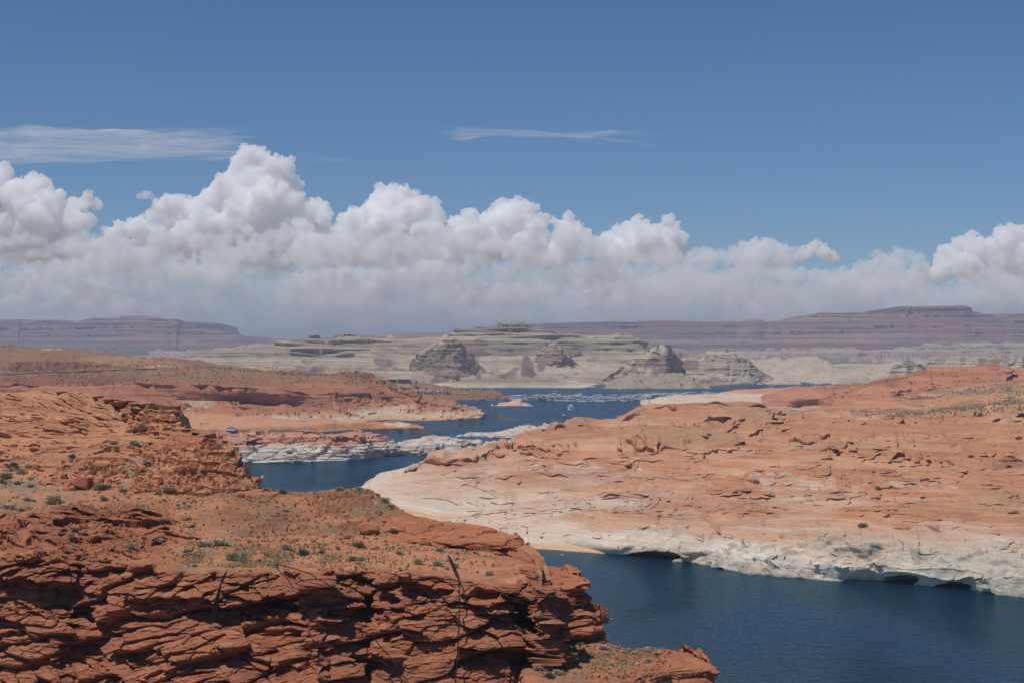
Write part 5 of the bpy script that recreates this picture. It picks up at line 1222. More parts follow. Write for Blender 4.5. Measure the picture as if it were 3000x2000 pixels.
SH = [  # x, y, width, kind, shape, label, group
    (444, 1188, 28, 'green', 'low', 'wide green shrub on the crest of the tan hill', GH), (480, 1194, 14, 'olive', 'dome', 'small olive shrub near the right end of the hill crest', GH),
    (417, 1252, 30, 'olive', 'dome', 'round olive shrub under the leaning slabs of the tan hill', GH), (510, 1258, 18, 'grey', 'dome', 'grey shrub just below the dark hill notch', GH),
    (540, 1260, 14, 'dark', 'tall', 'dark shrub on the stepped right edge of the hill', GH), (393, 1298, 32, 'grey', 'dome', 'large grey shrub below the dark overhang of the hill', GH),
    (334, 1296, 24, 'olive', 'dome', 'olive shrub left of the large grey hill shrub', GH), (341, 1312, 17, 'green', 'dome', 'green clump under the olive hill shrub', GH),
    (205, 1274, 20, 'olive', 'tuft', 'leaning strip of green plants in a hill crack, upper half', GH), (219, 1296, 18, 'olive', 'tuft', 'leaning strip of green plants in a hill crack, lower half', GH),
    (211, 1336, 19, 'dark', 'dome', 'small dark shrub in the middle of the hill slope', GH), (255, 1383, 24, 'grey', 'dome', 'grey shrub above the flat red boulder', GH),
    (376, 1360, 13, 'dark', 'dome', 'tiny dark shrub beside a ledge of the hill rubble', GH), (457, 1343, 14, 'olive', 'low', 'small olive shrub in the hill rubble', GH),
    (227, 1348, 13, 'olive', 'low', 'tiny olive shrub left in the hill rubble', GH), (40, 1362, 24, 'dark', 'dome', 'dark shrub at the top of the left shrub cluster', GH),
    (32, 1374, 18, 'grey', 'dome', 'grey shrub in the left shrub cluster', GH), (79, 1368, 13, 'grey', 'tall', 'upright grey shrub right of the left cluster', GH),
    (62, 1384, 32, 'grey', 'dome', 'broad grey shrub at the foot of the left cluster', GH), (17, 1394, 36, 'olive', 'low', 'wide olive shrub on top of the grey gravel mound', GS),
    (6, 1412, 24, 'green', 'dome', 'green shrub cut by the left picture edge', GS), (91, 1424, 24, 'olive', 'low', 'olive brush on the right flank of the gravel mound', GS),
    (623, 1294, 15, 'dark', 'tall', 'dark shrub on the upper nose of the hill', GH), (640, 1312, 24, 'olive', 'tall', 'tall olive shrub hanging on the hill nose', GH),
    (304, 1430, 52, 'green', 'low', 'bright green spreading shrub right of the flat red boulder', GS), (363, 1433, 28, 'olive', 'low', 'yellow green shrub right of the bright green one', GS),
    (465, 1444, 26, 'green', 'low', 'green shrub at the foot of the hill rubble', GS), (494, 1441, 40, 'olive', 'low', 'long low olive brush at the foot of the hill rubble', GS),
    (606, 1443, 13, 'grey', 'dome', 'small grey shrub on the shelf below the hill nose', GS), (672, 1440, 24, 'grey', 'low', 'pale grey brush on the shelf before the hill tip', GS),
    (714, 1424, 26, 'grey', 'dome', 'grey shrub at the very tip of the hill nose', GS), (738, 1427, 20, 'olive', 'low', 'olive shrub where the shelf meets the water', GS),
    (780, 1432, 22, 'olive', 'dome', 'olive shrub on the embankment rim, first from the left', GS), (803, 1433, 17, 'olive', 'low', 'small olive shrub on the embankment rim, second from the left', GS),
    (829, 1443, 26, 'dark', 'dome', 'dark shrub just below the embankment rim', GS), (925, 1434, 40, 'olive', 'low', 'widest olive shrub on the embankment rim', GS),
    (996, 1433, 26, 'olive', 'dome', 'round olive shrub on the embankment rim', GS), (1053, 1434, 26, 'olive', 'low', 'low olive shrub near the right end of the rim', GS),
    (1128, 1464, 32, 'grey', 'low', 'grey green shrub on the sloping right rim, upper', GS), (1146, 1478, 26, 'grey', 'low', 'grey green shrub on the sloping right rim, lower', GS),
    (157, 1470, 48, 'grey', 'dome', 'largest silvery shrub on the grey gravel slope', GS), (81, 1462, 22, 'grey', 'dome', 'silvery shrub left of the largest one', GS),
    (26, 1484, 40, 'grey', 'low', 'low silvery brush at the left edge', GS), (64, 1493, 28, 'olive', 'low', 'olive grass clump below the silvery brush', GS),
    (306, 1464, 22, 'brown', 'dome', 'dry tan shrub on the shelf', GS), (281, 1494, 18, 'grey', 'dome', 'small grey shrub above the stacked ledges', GB), (555, 1484, 18, 'grey', 'dome', 'grey shrub in the gravel gully', GB),
    (212, 1522, 28, 'grey', 'dome', 'round silvery shrub on the stacked red ledges', GB), (166, 1522, 22, 'grey', 'low', 'silvery shrub left of the round one on the red ledges', GB),
    (196, 1532, 12, 'dark', 'dome', 'tiny dark shrub under the round silvery shrub', GB), (207, 1571, 24, 'grey', 'tall', 'tall silvery shrub beside a dark hole in the red ledges', GB),
    (249, 1562, 18, 'grey', 'low', 'thin grey shrub right of the dark hole', GB), (220, 1607, 20, 'grey', 'low', 'grey shrub low on the red slope', GB), (388, 1601, 36, 'grey', 'dome', 'big silvery shrub in front of the stacked ledges', GB),
    (457, 1588, 36, 'grey', 'low', 'leaning silvery shrub at the right end of the ledges', GB), (549, 1614, 30, 'grey', 'low', 'flat grey shrub at the left end of the bench', GB), (570, 1656, 18, 'grey', 'low', 'lilac grey shrub at the cliff edge', GB),
    (600, 1596, 50, 'grey', 'low', 'long grey brush line at the back of the bench, left half', GB), (644, 1594, 56, 'grey', 'low', 'long grey brush line at the back of the bench, right half', GB), (685, 1634, 46, 'olive', 'dome', 'dark olive shrub in the middle of the bench', GB),
    (714, 1645, 52, 'green', 'tuft', 'wide green grass clump on the bench', GB), (838, 1604, 32, 'grey', 'dome', 'silvery shrub at the foot of the embankment', GB), (888, 1621, 36, 'dark', 'dome', 'dark grey shrub on the bench below the embankment', GB),
    (785, 1630, 28, 'green', 'tuft', 'green tuft right of the wide grass clump', GB), (1047, 1598, 42, 'green', 'low', 'wide green shrub against the rounded outcrop', GB), (944, 1617, 17, 'yellow', 'dome', 'yellow green bush on the bench', GB),
    (1036, 1639, 32, 'green', 'dome', 'green half of the paired bench shrubs', GB), (1059, 1636, 28, 'grey', 'dome', 'grey half of the paired bench shrubs', GB), (1170, 1620, 30, 'grey', 'low', 'grey brush in front of the rounded outcrop', GB),
    (1225, 1651, 26, 'olive', 'tall', 'upright olive bush on the bench', GB), (1283, 1655, 34, 'grey', 'dome', 'large grey shrub left of the pale cable anchor', GB), (1334, 1655, 20, 'olive', 'dome', 'olive bush right of the anchor chain', GB),
    (1380, 1653, 20, 'olive', 'tuft', 'pale olive tuft far right on the bench', GB), (1287, 1612, 30, 'grey', 'low', 'grey brush under the outcrop overhang', GB), (1432, 1683, 26, 'grey', 'dome', 'grey shrub near the right cliff edge', GB),
    (1149, 1555, 24, 'grey', 'low', 'flat grey shrub growing in a crack of the rounded outcrop', GB),
    (1602, 1938, 36, 'dark', 'dome', 'dark green shrub against the cliff on the low bench', GL), (1640, 1948, 38, 'brown', 'dome', 'brown twiggy shrub on the low bench', GL), (1580, 1955, 26, 'grey', 'dome', 'grey shrub at the left end of the low bench', GL),
    (1610, 1980, 30, 'dark', 'dome', 'dark grey green shrub at the bottom of the low bench', GL), (1634, 1974, 32, 'grey', 'dome', 'pale grey shrub beside the bottom dark one', GL), (1700, 1886, 20, 'brown', 'low', 'brownish shrub under the blocky ledge', GL),
    (1768, 1898, 32, 'grey', 'low', 'wide silvery shrub at the back of the low bench', GL), (1728, 1917, 15, 'olive', 'dome', 'small olive bush left of centre on the low bench', GL), (1860, 1911, 22, 'grey', 'low', 'grey shrub at the back right of the low bench', GL),
    (1900, 1909, 19, 'green', 'dome', 'bright green bush at the back right of the low bench', GL), (1923, 1916, 17, 'dark', 'dome', 'dark green bush nearest the slab end', GL), (1900, 1938, 27, 'grey', 'dome', 'silvery shrub before the slab end', GL),
    (2529, 1540, 34, 'olive', 'low', 'wide green shrub patch on the pink right shore', GR), (2570, 1429, 16, 'green', 'dome', 'green bush in the middle of the orange right shore', GR), (2844, 1334, 15, 'dark', 'dome', 'dark bush high on the orange right shore', GR),
    (2956, 1363, 17, 'dark', 'dome', 'dark green bush near the right picture edge', GR), (1907, 1459, 9, 'dark', 'low', 'tiny dark bush, left of three above the two walkers', GR), (1932, 1460, 10, 'yellow', 'dome', 'tiny yellow green bush, middle of three above the two walkers', GR), (1957, 1463, 10, 'dark', 'low', 'tiny dark bush, right of three above the two walkers', GR)]
for x, y, w, k, sh, lab, gp in SH: shrub(x, y, w * .9, k, sh, lab, gp, z=.74)
rs = random.Random(8)
for i in range(62):                               # the small look-alike tufts between them
    b = rs.choice([(520, 1590, 760, 1655), (760, 1600, 1000, 1670), (900, 1605, 1420, 1670), (1650, 1890, 1900, 1950)])
    k = rs.choice(['grey', 'olive', 'brown'])
    lab = {'grey': 'small grey tuft in the sparse brush of the red bench', 'olive': 'small olive tuft in the sparse brush of the red bench', 'brown': 'small dry brown tuft in the sparse brush of the red bench'}[k]
    x, y = rs.uniform(b[0], b[2]), rs.uniform(b[1], b[3])
    shrub(x, y, rs.uniform(7, 14), k, rs.choice(['dome', 'tuft', 'low']), lab, 'small tufts on the red benches', z=.85)
for i in range(26):
    x, y = rs.uniform(20, 560), rs.uniform(1440, 1500)
    shrub(x, y, rs.uniform(6, 13), rs.choice(['grey']), rs.choice(['dome', 'low']), 'small grey tuft on the gravel shelf below the tan hill', 'small tufts on the gravel shelf', z=.85)

# ------------------------------------------------------------------ loose stones and desert scrub (uncountable)
def scatter(name, label, src, boxes, n, size, cols, seed, leafy=False, mask=None, dens=None):
    rng = np.random.default_rng(seed)
    V, F, C = [], [], []
    tot = 0
    for nm, x0, y0, x1, y1, wgt in boxes:
        g = SURF[nm]
        m = (g.u > x0) & (g.u < x1) & (g.v > y0) & (g.v < y1) & (g.n[..., 2] > .25)
        idx = np.argwhere(m)
        if len(idx) == 0: continue
        wv = np.ones(len(idx))
        if dens: wv = np.clip(dens(g.P[m]), 0, None)
        w2 = wv * (g.P[m][:, 1] ** 0)
        if w2.sum() <= 0: continue
        pick = rng.choice(len(idx), size=int(n * wgt), p=w2 / w2.sum())
        for j in pick:
            p = g.P[tuple(idx[j])] + np.array([rng.normal() * .3, rng.normal() * .4, 0])
            s = size[0] + (size[1] - size[0]) * rng.uniform() ** 2.5
            b = len(V); k = rng.integers(5, 8)
            if leafy:
                h = s * rng.uniform(.6, 1.0)
                for r_, zz in ((1.0, .1), (.85, .55), (.45, .95)):
                    a0 = rng.uniform(0, 6.28)
                    for q in range(5):
                        a = a0 + q * 1.2566 + rng.normal() * .2; rr = s * .5 * r_ * rng.uniform(.65, 1.25)
                        V.append((p[0] + rr * math.cos(a), p[1] + rr * math.sin(a), p[2] + h * zz * rng.uniform(.8, 1.15)))
                for lv in range(2):
                    for q in range(5):
                        F.append((b + lv * 5 + q, b + lv * 5 + (q + 1) % 5, b + lv * 5 + 5 + (q + 1) % 5, b + lv * 5 + 5 + q))
                F.append(tuple(b + 10 + q for q in range(5)))
            else:
                a0 = rng.uniform(0, 6.28); tl = rng.normal(size=2) * .3
                el = rng.uniform(.5, 1.)
                for zz, r_ in ((-.15, 1.), (rng.uniform(.3, .6), rng.uniform(.55, .9))):
                    for q in range(5):
                        a = a0 + q * 1.2566 + rng.normal() * .16; rr = s * .5 * r_ * rng.uniform(.75, 1.2)
                        dx, dy = rr * math.cos(a), rr * math.sin(a) * el
                        V.append((p[0] + dx, p[1] + dy, p[2] + s * (zz * .8 + (tl[0] * dx / s + tl[1] * dy / s) * (zz > 0))))
                for q in range(5): F.append((b + q, b + (q + 1) % 5, b + 5 + (q + 1) % 5, b + 5 + q))
                F.append(tuple(b + 5 + q for q in range(5)))
            cc = cols[rng.integers(len(cols))] * rng.uniform(.85, 1.15)
            C += [mute(cc, .14) * np.array([1.05, 1., .9])] * (len(V) - b)
    me = bpy.data.meshes.new(name); me.from_pydata(V, [], F)
    a = me.attributes.new("rock_color", 'FLOAT_COLOR', 'POINT')
    c = np.ones((len(V), 4), np.float32); c[:, :3] = np.array(C); a.data.foreach_set("color", c.ravel())
    me.materials.append(MAT_FG)
    return tag(link(name, me), label, kind='stuff')
RC = [col(176, 104, 72), col(158, 92, 66), col(190, 130, 98), col(150, 96, 74)]
scatter("loose_stones", 'loose red and pale stones on the foreground bench and embankment', 'red_cliff',
        [("red_cliff", 720, 1440, 1180, 1590, .42), ("red_cliff", 480, 1445, 760, 1660, .16), ("red_cliff", 700, 1590, 1450, 1680, .14), ("red_cliff", -40, 1450, 520, 1640, .28), ("low_bench", 1580, 1890, 1960, 1985, .16), ("sandstone_hill", 380, 1330, 700, 1440, .14), ("sandstone_hill", -20, 1330, 400, 1440, .10)],
        5200, (.12, .8), RC * 5 + [col(186, 166, 148), col(150, 136, 118)], 12)
scatter("scrub", 'low dry scrub dotted over the brown hill slope on the left', 'red_hill',
        [("red_hill", 0, 1010, 1090, 1130, .8), ("brown_point", 1060, 1115, 1540, 1165, .3)], 3200, (1.0, 3.2), [col(126, 104, 80), col(136, 116, 86), col(116, 96, 78), col(142, 114, 84)], 13, True, dens=lambda P: .25 + np.clip(fbm(P[:, 0] / 120, P[:, 1] / 300, 0 * P[:, 0], 3, 5) + .2, 0, 1))
scatter("scrub", 'grey green sagebrush belts across the far part of the right shore', 'slickrock_shore',
        [("slickrock_shore", 2200, 1195, 3000, 1222, .5), ("slickrock_shore", 2600, 1120, 3000, 1175, .35), ("slickrock_shore", 2650, 1165, 3000, 1200, .3)], 3000, (.7, 2.2), [col(132, 124, 100), col(142, 132, 106), col(118, 112, 90)], 14, True, dens=lambda P: np.clip(fbm(P[:, 0] / 60, P[:, 1] / 160, 0 * P[:, 0], 3, 6) + .25, 0, 1))
scatter("scrub", 'thin green scrub strips along the far pale shore', 'far_shore',
        [("far_shore", 1300, 1100, 1900, 1134, .6), ("far_shore", 2180, 1090, 2640, 1125, .4)], 1600, (1.2, 3.4), [col(150, 144, 112), col(138, 134, 104)], 15, True, dens=lambda P: np.clip(fbm(P[:, 0] / 120, P[:, 1] / 60, 0 * P[:, 0], 3, 7) + .1, 0, 1))

scatter("rock_rubble", 'tan block rubble heaped on the nose of the sandstone hill', 'sandstone_hill',
        [("sandstone_hill", 400, 1300, 715, 1445, .7), ("sandstone_hill", 180, 1350, 420, 1440, .2), ("sandstone_hill", 380, 1205, 530, 1262, .12)], 900, (.35, 2.3), [col(186, 124, 88), col(170, 108, 76), col(192, 134, 98), col(158, 98, 70)], 18)
scatter("dry_grass", 'dry olive grass and litter between the shrubs of the bench', 'red_cliff',
        [("red_cliff", 540, 1592, 1000, 1660, .5), ("red_cliff", 900, 1595, 1420, 1670, .16), ("red_cliff", -40, 1438, 600, 1492, .22), ("low_bench", 1580, 1890, 1960, 1975, .22), ("red_cliff", 600, 1434, 1080, 1446, .12)],
        5200, (.12, .5), [col(158, 138, 104), col(146, 132, 96), col(164, 142, 112), col(136, 122, 92)], 16, True, dens=lambda P: np.clip(fbm(P[:, 0] / 5, P[:, 1] / 9, 0 * P[:, 0], 3, 9) + .25, .02, 1))

# ------------------------------------------------------------------ boulders
def boulder(x, y, w, h, label, seed, tint=(176, 104, 72), dep=.7):
    p, n = stand(x, y, LAND, 5.)
    k = p[1] / FPX
    rng = np.random.default_rng(seed)
    W, H, D = w * k, h * k, w * k * dep
    nu, nv = 22, 14
    V = []; F = []
    planes = [(np.array(v) / np.linalg.norm(v), rng.uniform(.62, .95)) for v in rng.normal(size=(14, 3))]
    planes += [(np.array([0, 0, 1.]), .72), (np.array([.1, -1., .25]) / 1.035, .7)]
    for i in range(nv + 1):
        th = math.pi * i / nv
        for j in range(nu):
            ph = 2 * math.pi * j / nu
            d = np.array([math.sin(th) * math.cos(ph), math.sin(th) * math.sin(ph), math.cos(th)])
            r = min([1.0] + [q / max(1e-3, float(d @ v)) for v, q in planes if d @ v > .05])
            V.append((d[0] * r * W * .58, d[1] * r * D * .58, d[2] * r * H * .62 + H * .32))
    for i in range(nv):
        for j in range(nu):
            F.append((i * nu + j, (i + 1) * nu + j, (i + 1) * nu + (j + 1) % nu, i * nu + (j + 1) % nu))
    me = bpy.data.meshes.new("boulder"); me.from_pydata(V, [], F)
    a = me.attributes.new("rock_color", 'FLOAT_COLOR', 'POINT'); c = np.ones((len(V), 4), np.float32); c[:, :3] = mute(col(*tint) * K, .12); a.data.foreach_set("color", c.ravel())
    me.materials.append(MAT_FG)
    o = link("boulder", me, loc=p); o.rotation_euler = (0, 0, rng.uniform(-.4, .4))
    return tag(o, label, 'boulder', 'boulders fallen from the ledges')
boulder(238, 1428, 70, 44, 'big flat faced smooth red boulder left of the bright green shrub', 3, (178, 102, 74))
for x, y, w, h, lab, sd in [(530, 1382, 46, 24, 'wide tan slab leaning in the hill rubble with a dark gap below', 4), (565, 1372, 34, 26, 'tan block right of the leaning slab in the hill rubble', 5), (300, 1364, 46, 16, 'flat tan slab left in the hill rubble', 6),
                            (345, 1362, 40, 14, 'thin flat slab right of the flat tan slab', 7), (600, 1330, 34, 20, 'tan block high on the hill nose', 8), (550, 1436, 24, 16, 'red block at the foot of the hill rubble', 9), (420, 1376, 22, 12, 'small tan block in the middle of the hill rubble', 10),
                            (620, 1396, 30, 18, 'reddish block low on the hill nose', 11), (706, 1454, 22, 14, 'red stone at the top of the embankment', 12), (1084, 1456, 26, 16, 'red stone near the right rim of the embankment', 13), (1015, 1510, 18, 10, 'red stone in the middle of the embankment', 14),
                            (1014, 1572, 26, 12, 'dark gapped slab at the foot of the embankment', 15), (545, 1520, 30, 16, 'red stone in the gravel gully, upper', 16), (552, 1540, 34, 14, 'red stone in the gravel gully, lower', 17), (860, 1586, 36, 20, 'pale red rounded block at the embankment foot', 18), (1080, 1562, 60, 40, 'pale smooth red block left of the rounded outcrop', 19)]:
    boulder(x, y, w, h, lab, sd, random.choice([(180, 112, 78), (170, 102, 74), (186, 122, 90)]))

# ------------------------------------------------------------------ steel anchors, chains and the leaning post on the cliff
STEEL = plain("galvanised_steel", (.42, .43, .45), .45, .7); RUST_M = plain("dark_chain", (.035, .028, .025), .7, .4); DSTEEL = plain("weathered_steel", (.09, .10, .115), .6, .5); POST = plain("dark_rust", (.03, .018, .014), .85, .1, .2, .4, 2.)
def anchor(x, y, w, label, mat, plate):
    p, n = stand(x, y, ["red_cliff"], 4.)
    s = w / FPX * p[1]
    root = empty("cable_anchor", p); tag(root, label, 'cable anchor', 'steel cable anchors')
    b = [(-.5 * s, .2 * s, .06), (.5 * s, .3 * s, .06), (.42 * s, -.4 * s, .03), (-.38 * s, -.45 * s, .03)]
    top = (.08 * s, -.05 * s, .62 * s)
    f = MB()
    for c in b: f.tube([c, top], .035 * s, 5)
    for i in range(4): f.tube([b[i], b[(i + 1) % 4]], .03 * s, 5)
    f.build("frame", mat, root)
    q = MB(); q.add([b[0], b[1], top, b[2], b[3]], [(0, 1, 2), (3, 4, 2)] if plate else [(4, 0, 2)])
    q.add([(v[0] * .9, v[1] * .9 - .02, .02) for v in b], [(0, 1, 2, 3)])
    q.build("plate", plain("anchor_plate", (.5, .51, .53) if not plate else (.11, .12, .14), .5, .4), root)
    return p, Vector(p) + Vector(top)
a1, t1 = anchor(1311, 1640, 22, 'pale steel pyramid anchor holding the double chain on the bench', STEEL, False)
a2, t2 = anchor(806, 1661, 16, 'dark grey steel pyramid anchor at the cliff edge', DSTEEL, True)
def chain(px, label, names, r=.07, start=None):
    pts = [] if start is None else [start]
    dense = []
    for (xa, ya), (xb, yb) in zip(px[:-1], px[1:]):
        k = max(2, int(math.hypot(xb - xa, yb - ya) / 9))
        dense += [(xa + (xb - xa) * i / k, ya + (yb - ya) * i / k) for i in range(k)]
    dense.append(px[-1])
    ds = []
    for x, y in dense:
        p, n = stand(x, y, names, 4.); ds.append(p[1])
    ds = np.array(ds)
    for i, (x, y) in enumerate(dense):            # taut: never behind its neighbours
        lo, hi = max(0, i - 6), min(len(ds), i + 7)
        pts.append(at(x, y, ds[lo:hi].min() - .6))
    m = MB(); n = len(pts)
    tot = 0.
    fine = []
    for a, b in zip(pts[:-1], pts[1:]):
        k = max(1, int((b - a).length / .34))
        fine += [a.lerp(b, i / k) for i in range(k)]
    fine.append(pts[-1])
    for i, (a, b) in enumerate(zip(fine[:-1], fine[1:])):   # link after link, alternately flat and upright
        d = (b - a); L = d.length
        if L < 1e-4: continue
        t = d / L; u = t.orthogonal().normalized(); v = t.cross(u)
        w = (u if i % 2 else v) * r
        m.tube([a - t * .04 + w * .6, b + t * .04 + w * .6], r * .5, 4); m.tube([a - t * .04 - w * .6, b + t * .04 - w * .6], r * .5, 4)
    o = m.build("chain", RUST_M)
    return tag(o, label, 'chain', 'dark chains hanging down the red cliff')
chain([(1316, 1634), (1327, 1660), (1344, 1688)], 'left strand of the double chain from the pale anchor', ["red_cliff"], .08, t1)
chain([(1320, 1634), (1333, 1662), (1345, 1690), (1346, 1760), (1345, 1830), (1341, 1900), (1337, 1960), (1334, 2004)], 'long dark chain running straight down the cliff from the pale anchor', ["red_cliff"], .14, t1)
chain([(815, 1652), (860, 1664), (912, 1680), (928, 1694), (945, 1700), (975, 1722), (1000, 1745), (1040, 1790)], 'dark chain from the grey anchor over the cliff edge', ["red_cliff"], .09, t2)
chain([(1094, 1862), (1112, 1890), (1142, 1922), (1170, 1960), (1200, 2003)], 'thin dark chain slanting down at the bottom of the cliff, upper strand', ["red_cliff"], .09)
chain([(1116, 1934), (1140, 1952), (1162, 1976), (1196, 2004)], 'thin dark chain slanting down at the bottom of the cliff, lower strand', ["red_cliff"], .09)
# the dark tapering post
pb, _ = stand(622, 1816, ["red_cliff"], 4.); pt, _ = stand(664, 1672, ["red_cliff"], 4.)
dd = min(pb[1], pt[1]) - 4.2
P0, P1, P2, P3 = at(620, 1822, dd), at(646, 1712, dd - .3), at(656, 1688, dd - .3), at(666, 1668, dd - .3)
root = empty("leaning_post", P0); tag(root, 'dark tapering post leaning against the red cliff face', 'post')
def taperbox(a, b, wa, wb, th):
    m = MB(); a, b = a - P0, b - P0
    V = []
    for c, w in ((a, wa), (b, wb)):
        for sx, sy in ((-1, -1), (1, -1), (1, 1), (-1, 1)): V.append((c.x + sx * w / 2, c.y + sy * th / 2, c.z))
    m.add(V, [(3, 2, 1, 0), (4, 5, 6, 7), (0, 1, 5, 4), (1, 2, 6, 5), (2, 3, 7, 6), (3, 0, 4, 7)]); return m
kk = dd / FPX
m = taperbox(P0, P1, 24 * kk, 4 * kk, .35); m.build("shaft", POST, root)
m = taperbox(P1, P2, 4 * kk, 9 * kk, .12); q = taperbox(P2, P3, 9 * kk, 1.5 * kk, .1); m.add(q.v, q.f); m.build("blade", POST, root)

# ------------------------------------------------------------------ boats
WHITE_P = plain("white_gelcoat", (.86, .86, .86), .3, 0, .5); GLASS = plain("dark_glass", (.02, .025, .035), .08, 0, .6); BLUE_C = plain("blue_canvas", (.05, .10, .22), .8); TAN_P = plain("tan_paint", (.5, .44, .36), .5)
DARK_H = plain("dark_hull", (.03, .035, .05), .3); GREY_P = plain("grey_deck", (.36, .37, .38), .6); RAIL = plain("rail_metal", (.62, .62, .62), .5); WOOD_D = plain("dock_planks", (.30, .27, .23), .8, 0, .2, .3, 1.)
def hull_outline(L, W, bow=.28, n=9):
    o = [(-L / 2, -W / 2), (L / 2 - L * bow, -W / 2)]
    for i in range(1, n): a = -math.pi / 2 + math.pi * i / n; o.append((L / 2 - L * bow + L * bow * math.cos(a), W / 2 * math.sin(a)))
    o += [(L / 2 - L * bow, W / 2), (-L / 2, W / 2)]
    return o
def houseboat(L=18., W=5., decks=2, top='hard', hullm=None, label='', group=None, canopy=None, slide=False):
    root = empty("houseboat"); tag(root, label, 'houseboat', group)
    m = MB(); m.prism(hull_outline(L, W, .16), -.35, .75); m.box((0, 0, .82), (L * .98, W * 1.02, .12)); m.build("hull", hullm or WHITE_P, root)
    c = MB(); c.box((-.03 * L, 0, 2.05), (L * .72, W * .86, 2.3)); cab = c.build("cabin", WHITE_P, root)
    w = MB()
    for sy in (-1, 1):
        for k in range(5): w.box((-.03 * L + L * .60 * (k / 4 - .5), sy * (W * .43 + .01), 2.25), (L * .10, .06, .95))
    for sx in (-1, 1): w.box((-.03 * L + sx * L * .36, 0, 2.15), (.06, W * .62, 1.5))
    w.build("window", GLASS, cab)
    r = MB(); r.box((0, 0, 3.32), (L * .94, W * 1.0, .2)); r.build("upper_deck", WHITE_P, root)
    ra = MB()
    for sy in (-1, 1):
        for zz in (3.85, 4.25): ra.tube([(-L * .46, sy * W * .48, zz), (L * .46, sy * W * .48, zz)], .045, 4)
        for k in range(9): ra.tube([(-L * .46 + L * .92 * k / 8, sy * W * .48, 3.4), (-L * .46 + L * .92 * k / 8, sy * W * .48, 4.25)], .035, 4)
    for sx in (-1, 1):
        for zz in (3.85, 4.25): ra.tube([(sx * L * .46, -W * .48, zz), (sx * L * .46, W * .48, zz)], .045, 4)
    ra.build("railing", RAIL, root)
    if decks > 1:
        u = MB(); u.box((-.06 * L, 0, 4.3), (L * .40, W * .7, 1.8)); uc = u.build("upper_cabin", WHITE_P, root)
        w2 = MB()
        for sy in (-1, 1): w2.box((-.06 * L, sy * W * .352, 4.5), (L * .34, .06, .8))
        w2.box((-.06 * L + L * .201, 0, 4.5), (.06, W * .55, .9)); w2.box((-.06 * L - L * .201, 0, 4.4), (.06, W * .5, 1.2)); w2.build("window", GLASS, uc)
        t = MB(); t.box((-.04 * L, 0, 5.35), (L * .62, W * .92, .22)); t.build("roof", WHITE_P if canopy is None else canopy, root)
        p = MB()
        for sx in (-.34, .26):
            for sy in (-1, 1): p.tube([(sx * L, sy * W * .44, 3.4), (sx * L, sy * W * .44, 5.3)], .06, 5)
        p.build("post", RAIL, root)
    elif canopy is not None:
        t = MB(); t.box((0, 0, 5.2), (L * .5, W * .9, .14)); t.build("canopy", canopy, root)
        p = MB()
        for sx in (-.24, .24):
            for sy in (-1, 1): p.tube([(sx * L, sy * W * .42, 3.4), (sx * L, sy * W * .42, 5.2)], .05, 5)
        p.build("post", RAIL, root)
    if slide:
        s = MB(); s.tube([(-L * .30, W * .2, 5.3), (-L * .42, W * .2, 4.4), (-L * .56, W * .2, 1.2)], .35, 6); s.build("slide", BLUE_C, root)
    return root
def runabout(L=7., W=2.5, label='', group=None, hullm=None, bimini=None, name="speedboat", cat='boat'):
    root = empty(name); tag(root, label, cat, group)
    m = MB(); m.prism(hull_outline(L, W, .45), -.2, .8, 1.04); m.build("hull", hullm or WHITE_P, root)
    i = MB(); i.prism([(x * .9 - .1, y * .8) for x, y in hull_outline(L * .8, W, .35)], .8, .86); i.build("cockpit", GREY_P, root)
    g = MB(); g.box((L * .08, 0, 1.12), (.5, W * .75, .55), taper=(.4, .9)); g.build("windscreen", GLASS, root)
    e = MB(); e.box((-L * .5 - .2, 0, .7), (.5, .5, 1.1)); e.build("outboard_engine", DARK_H, root)
    if bimini:
        t = MB(); t.box((-L * .12, 0, 2.35), (L * .45, W * .92, .1)); t.build("canopy", bimini, root)
        p = MB()
        for sx in (-.3, .06):
            for sy in (-1, 1): p.tube([(sx * L, sy * W * .42, .8), (sx * L, sy * W * .42, 2.3)], .04, 4)
        p.build("post", RAIL, root)
    return root
def place(o, p, rz, s=1.): o.location = p; o.rotation_euler = (0, 0, rz); o.scale = (s, s, s); return o

# the three craft under way and the ones drawn up on the shores
b1 = place(houseboat(17, 6.2, 2, label='largest white houseboat under way, seen end on in mid lake'), on_water(1672, 1199), math.radians(-82), 1.12)
t = MB(); t.box((0, 0, 6.4), (1.6, 1.6, 1.8)); t.tube([(0, 0, 7.2), (0, 0, 8.4)], .08, 5); t.build("flybridge", WHITE_P, b1)
place(houseboat(9, 4., 1, canopy=WHITE_P, hullm=DARK_H, label='small white roofed boat under way in front of the largest houseboat'), on_water(1652, 1222), math.radians(-86), .82)
place(houseboat(9, 4., 1, canopy=BLUE_C, label='small pale boat half hidden behind the right shore ridge'), on_water(1907, 1197), math.radians(-70), .95)
place(runabout(5.2, 2.3, 'dark pontoon boat with a canopy and a white wake in the left channel', None, DARK_H, BLUE_C, 'pontoon_boat'), on_water(1173, 1260), math.radians(178), 1.)
foam = plain("foam", (.75, .78, .8), .8)
wk = MB(); p0 = on_water(1179, 1260)
for i in range(14):
    x = p0.x + 1 + i * .55; w = .35 + .05 * i * random.uniform(.4, 1.4)
    wk.add([(x, p0.y - w, .03), (x + .5, p0.y - w * .8, .03), (x + .5, p0.y + w * .8, .05), (x, p0.y + w, .05)], [(0, 1, 2, 3)])
tag(wk.build("boat_wake", foam), 'short white foam wake behind the dark pontoon boat', 'wake')
p, n = stand(678, 1266, ["red_hill"], 5.); place(houseboat(13, 4.6, 1, canopy=GREY_P, label='houseboat with a grey flat roof beached on the orange sand'), p, math.radians(4), .95)
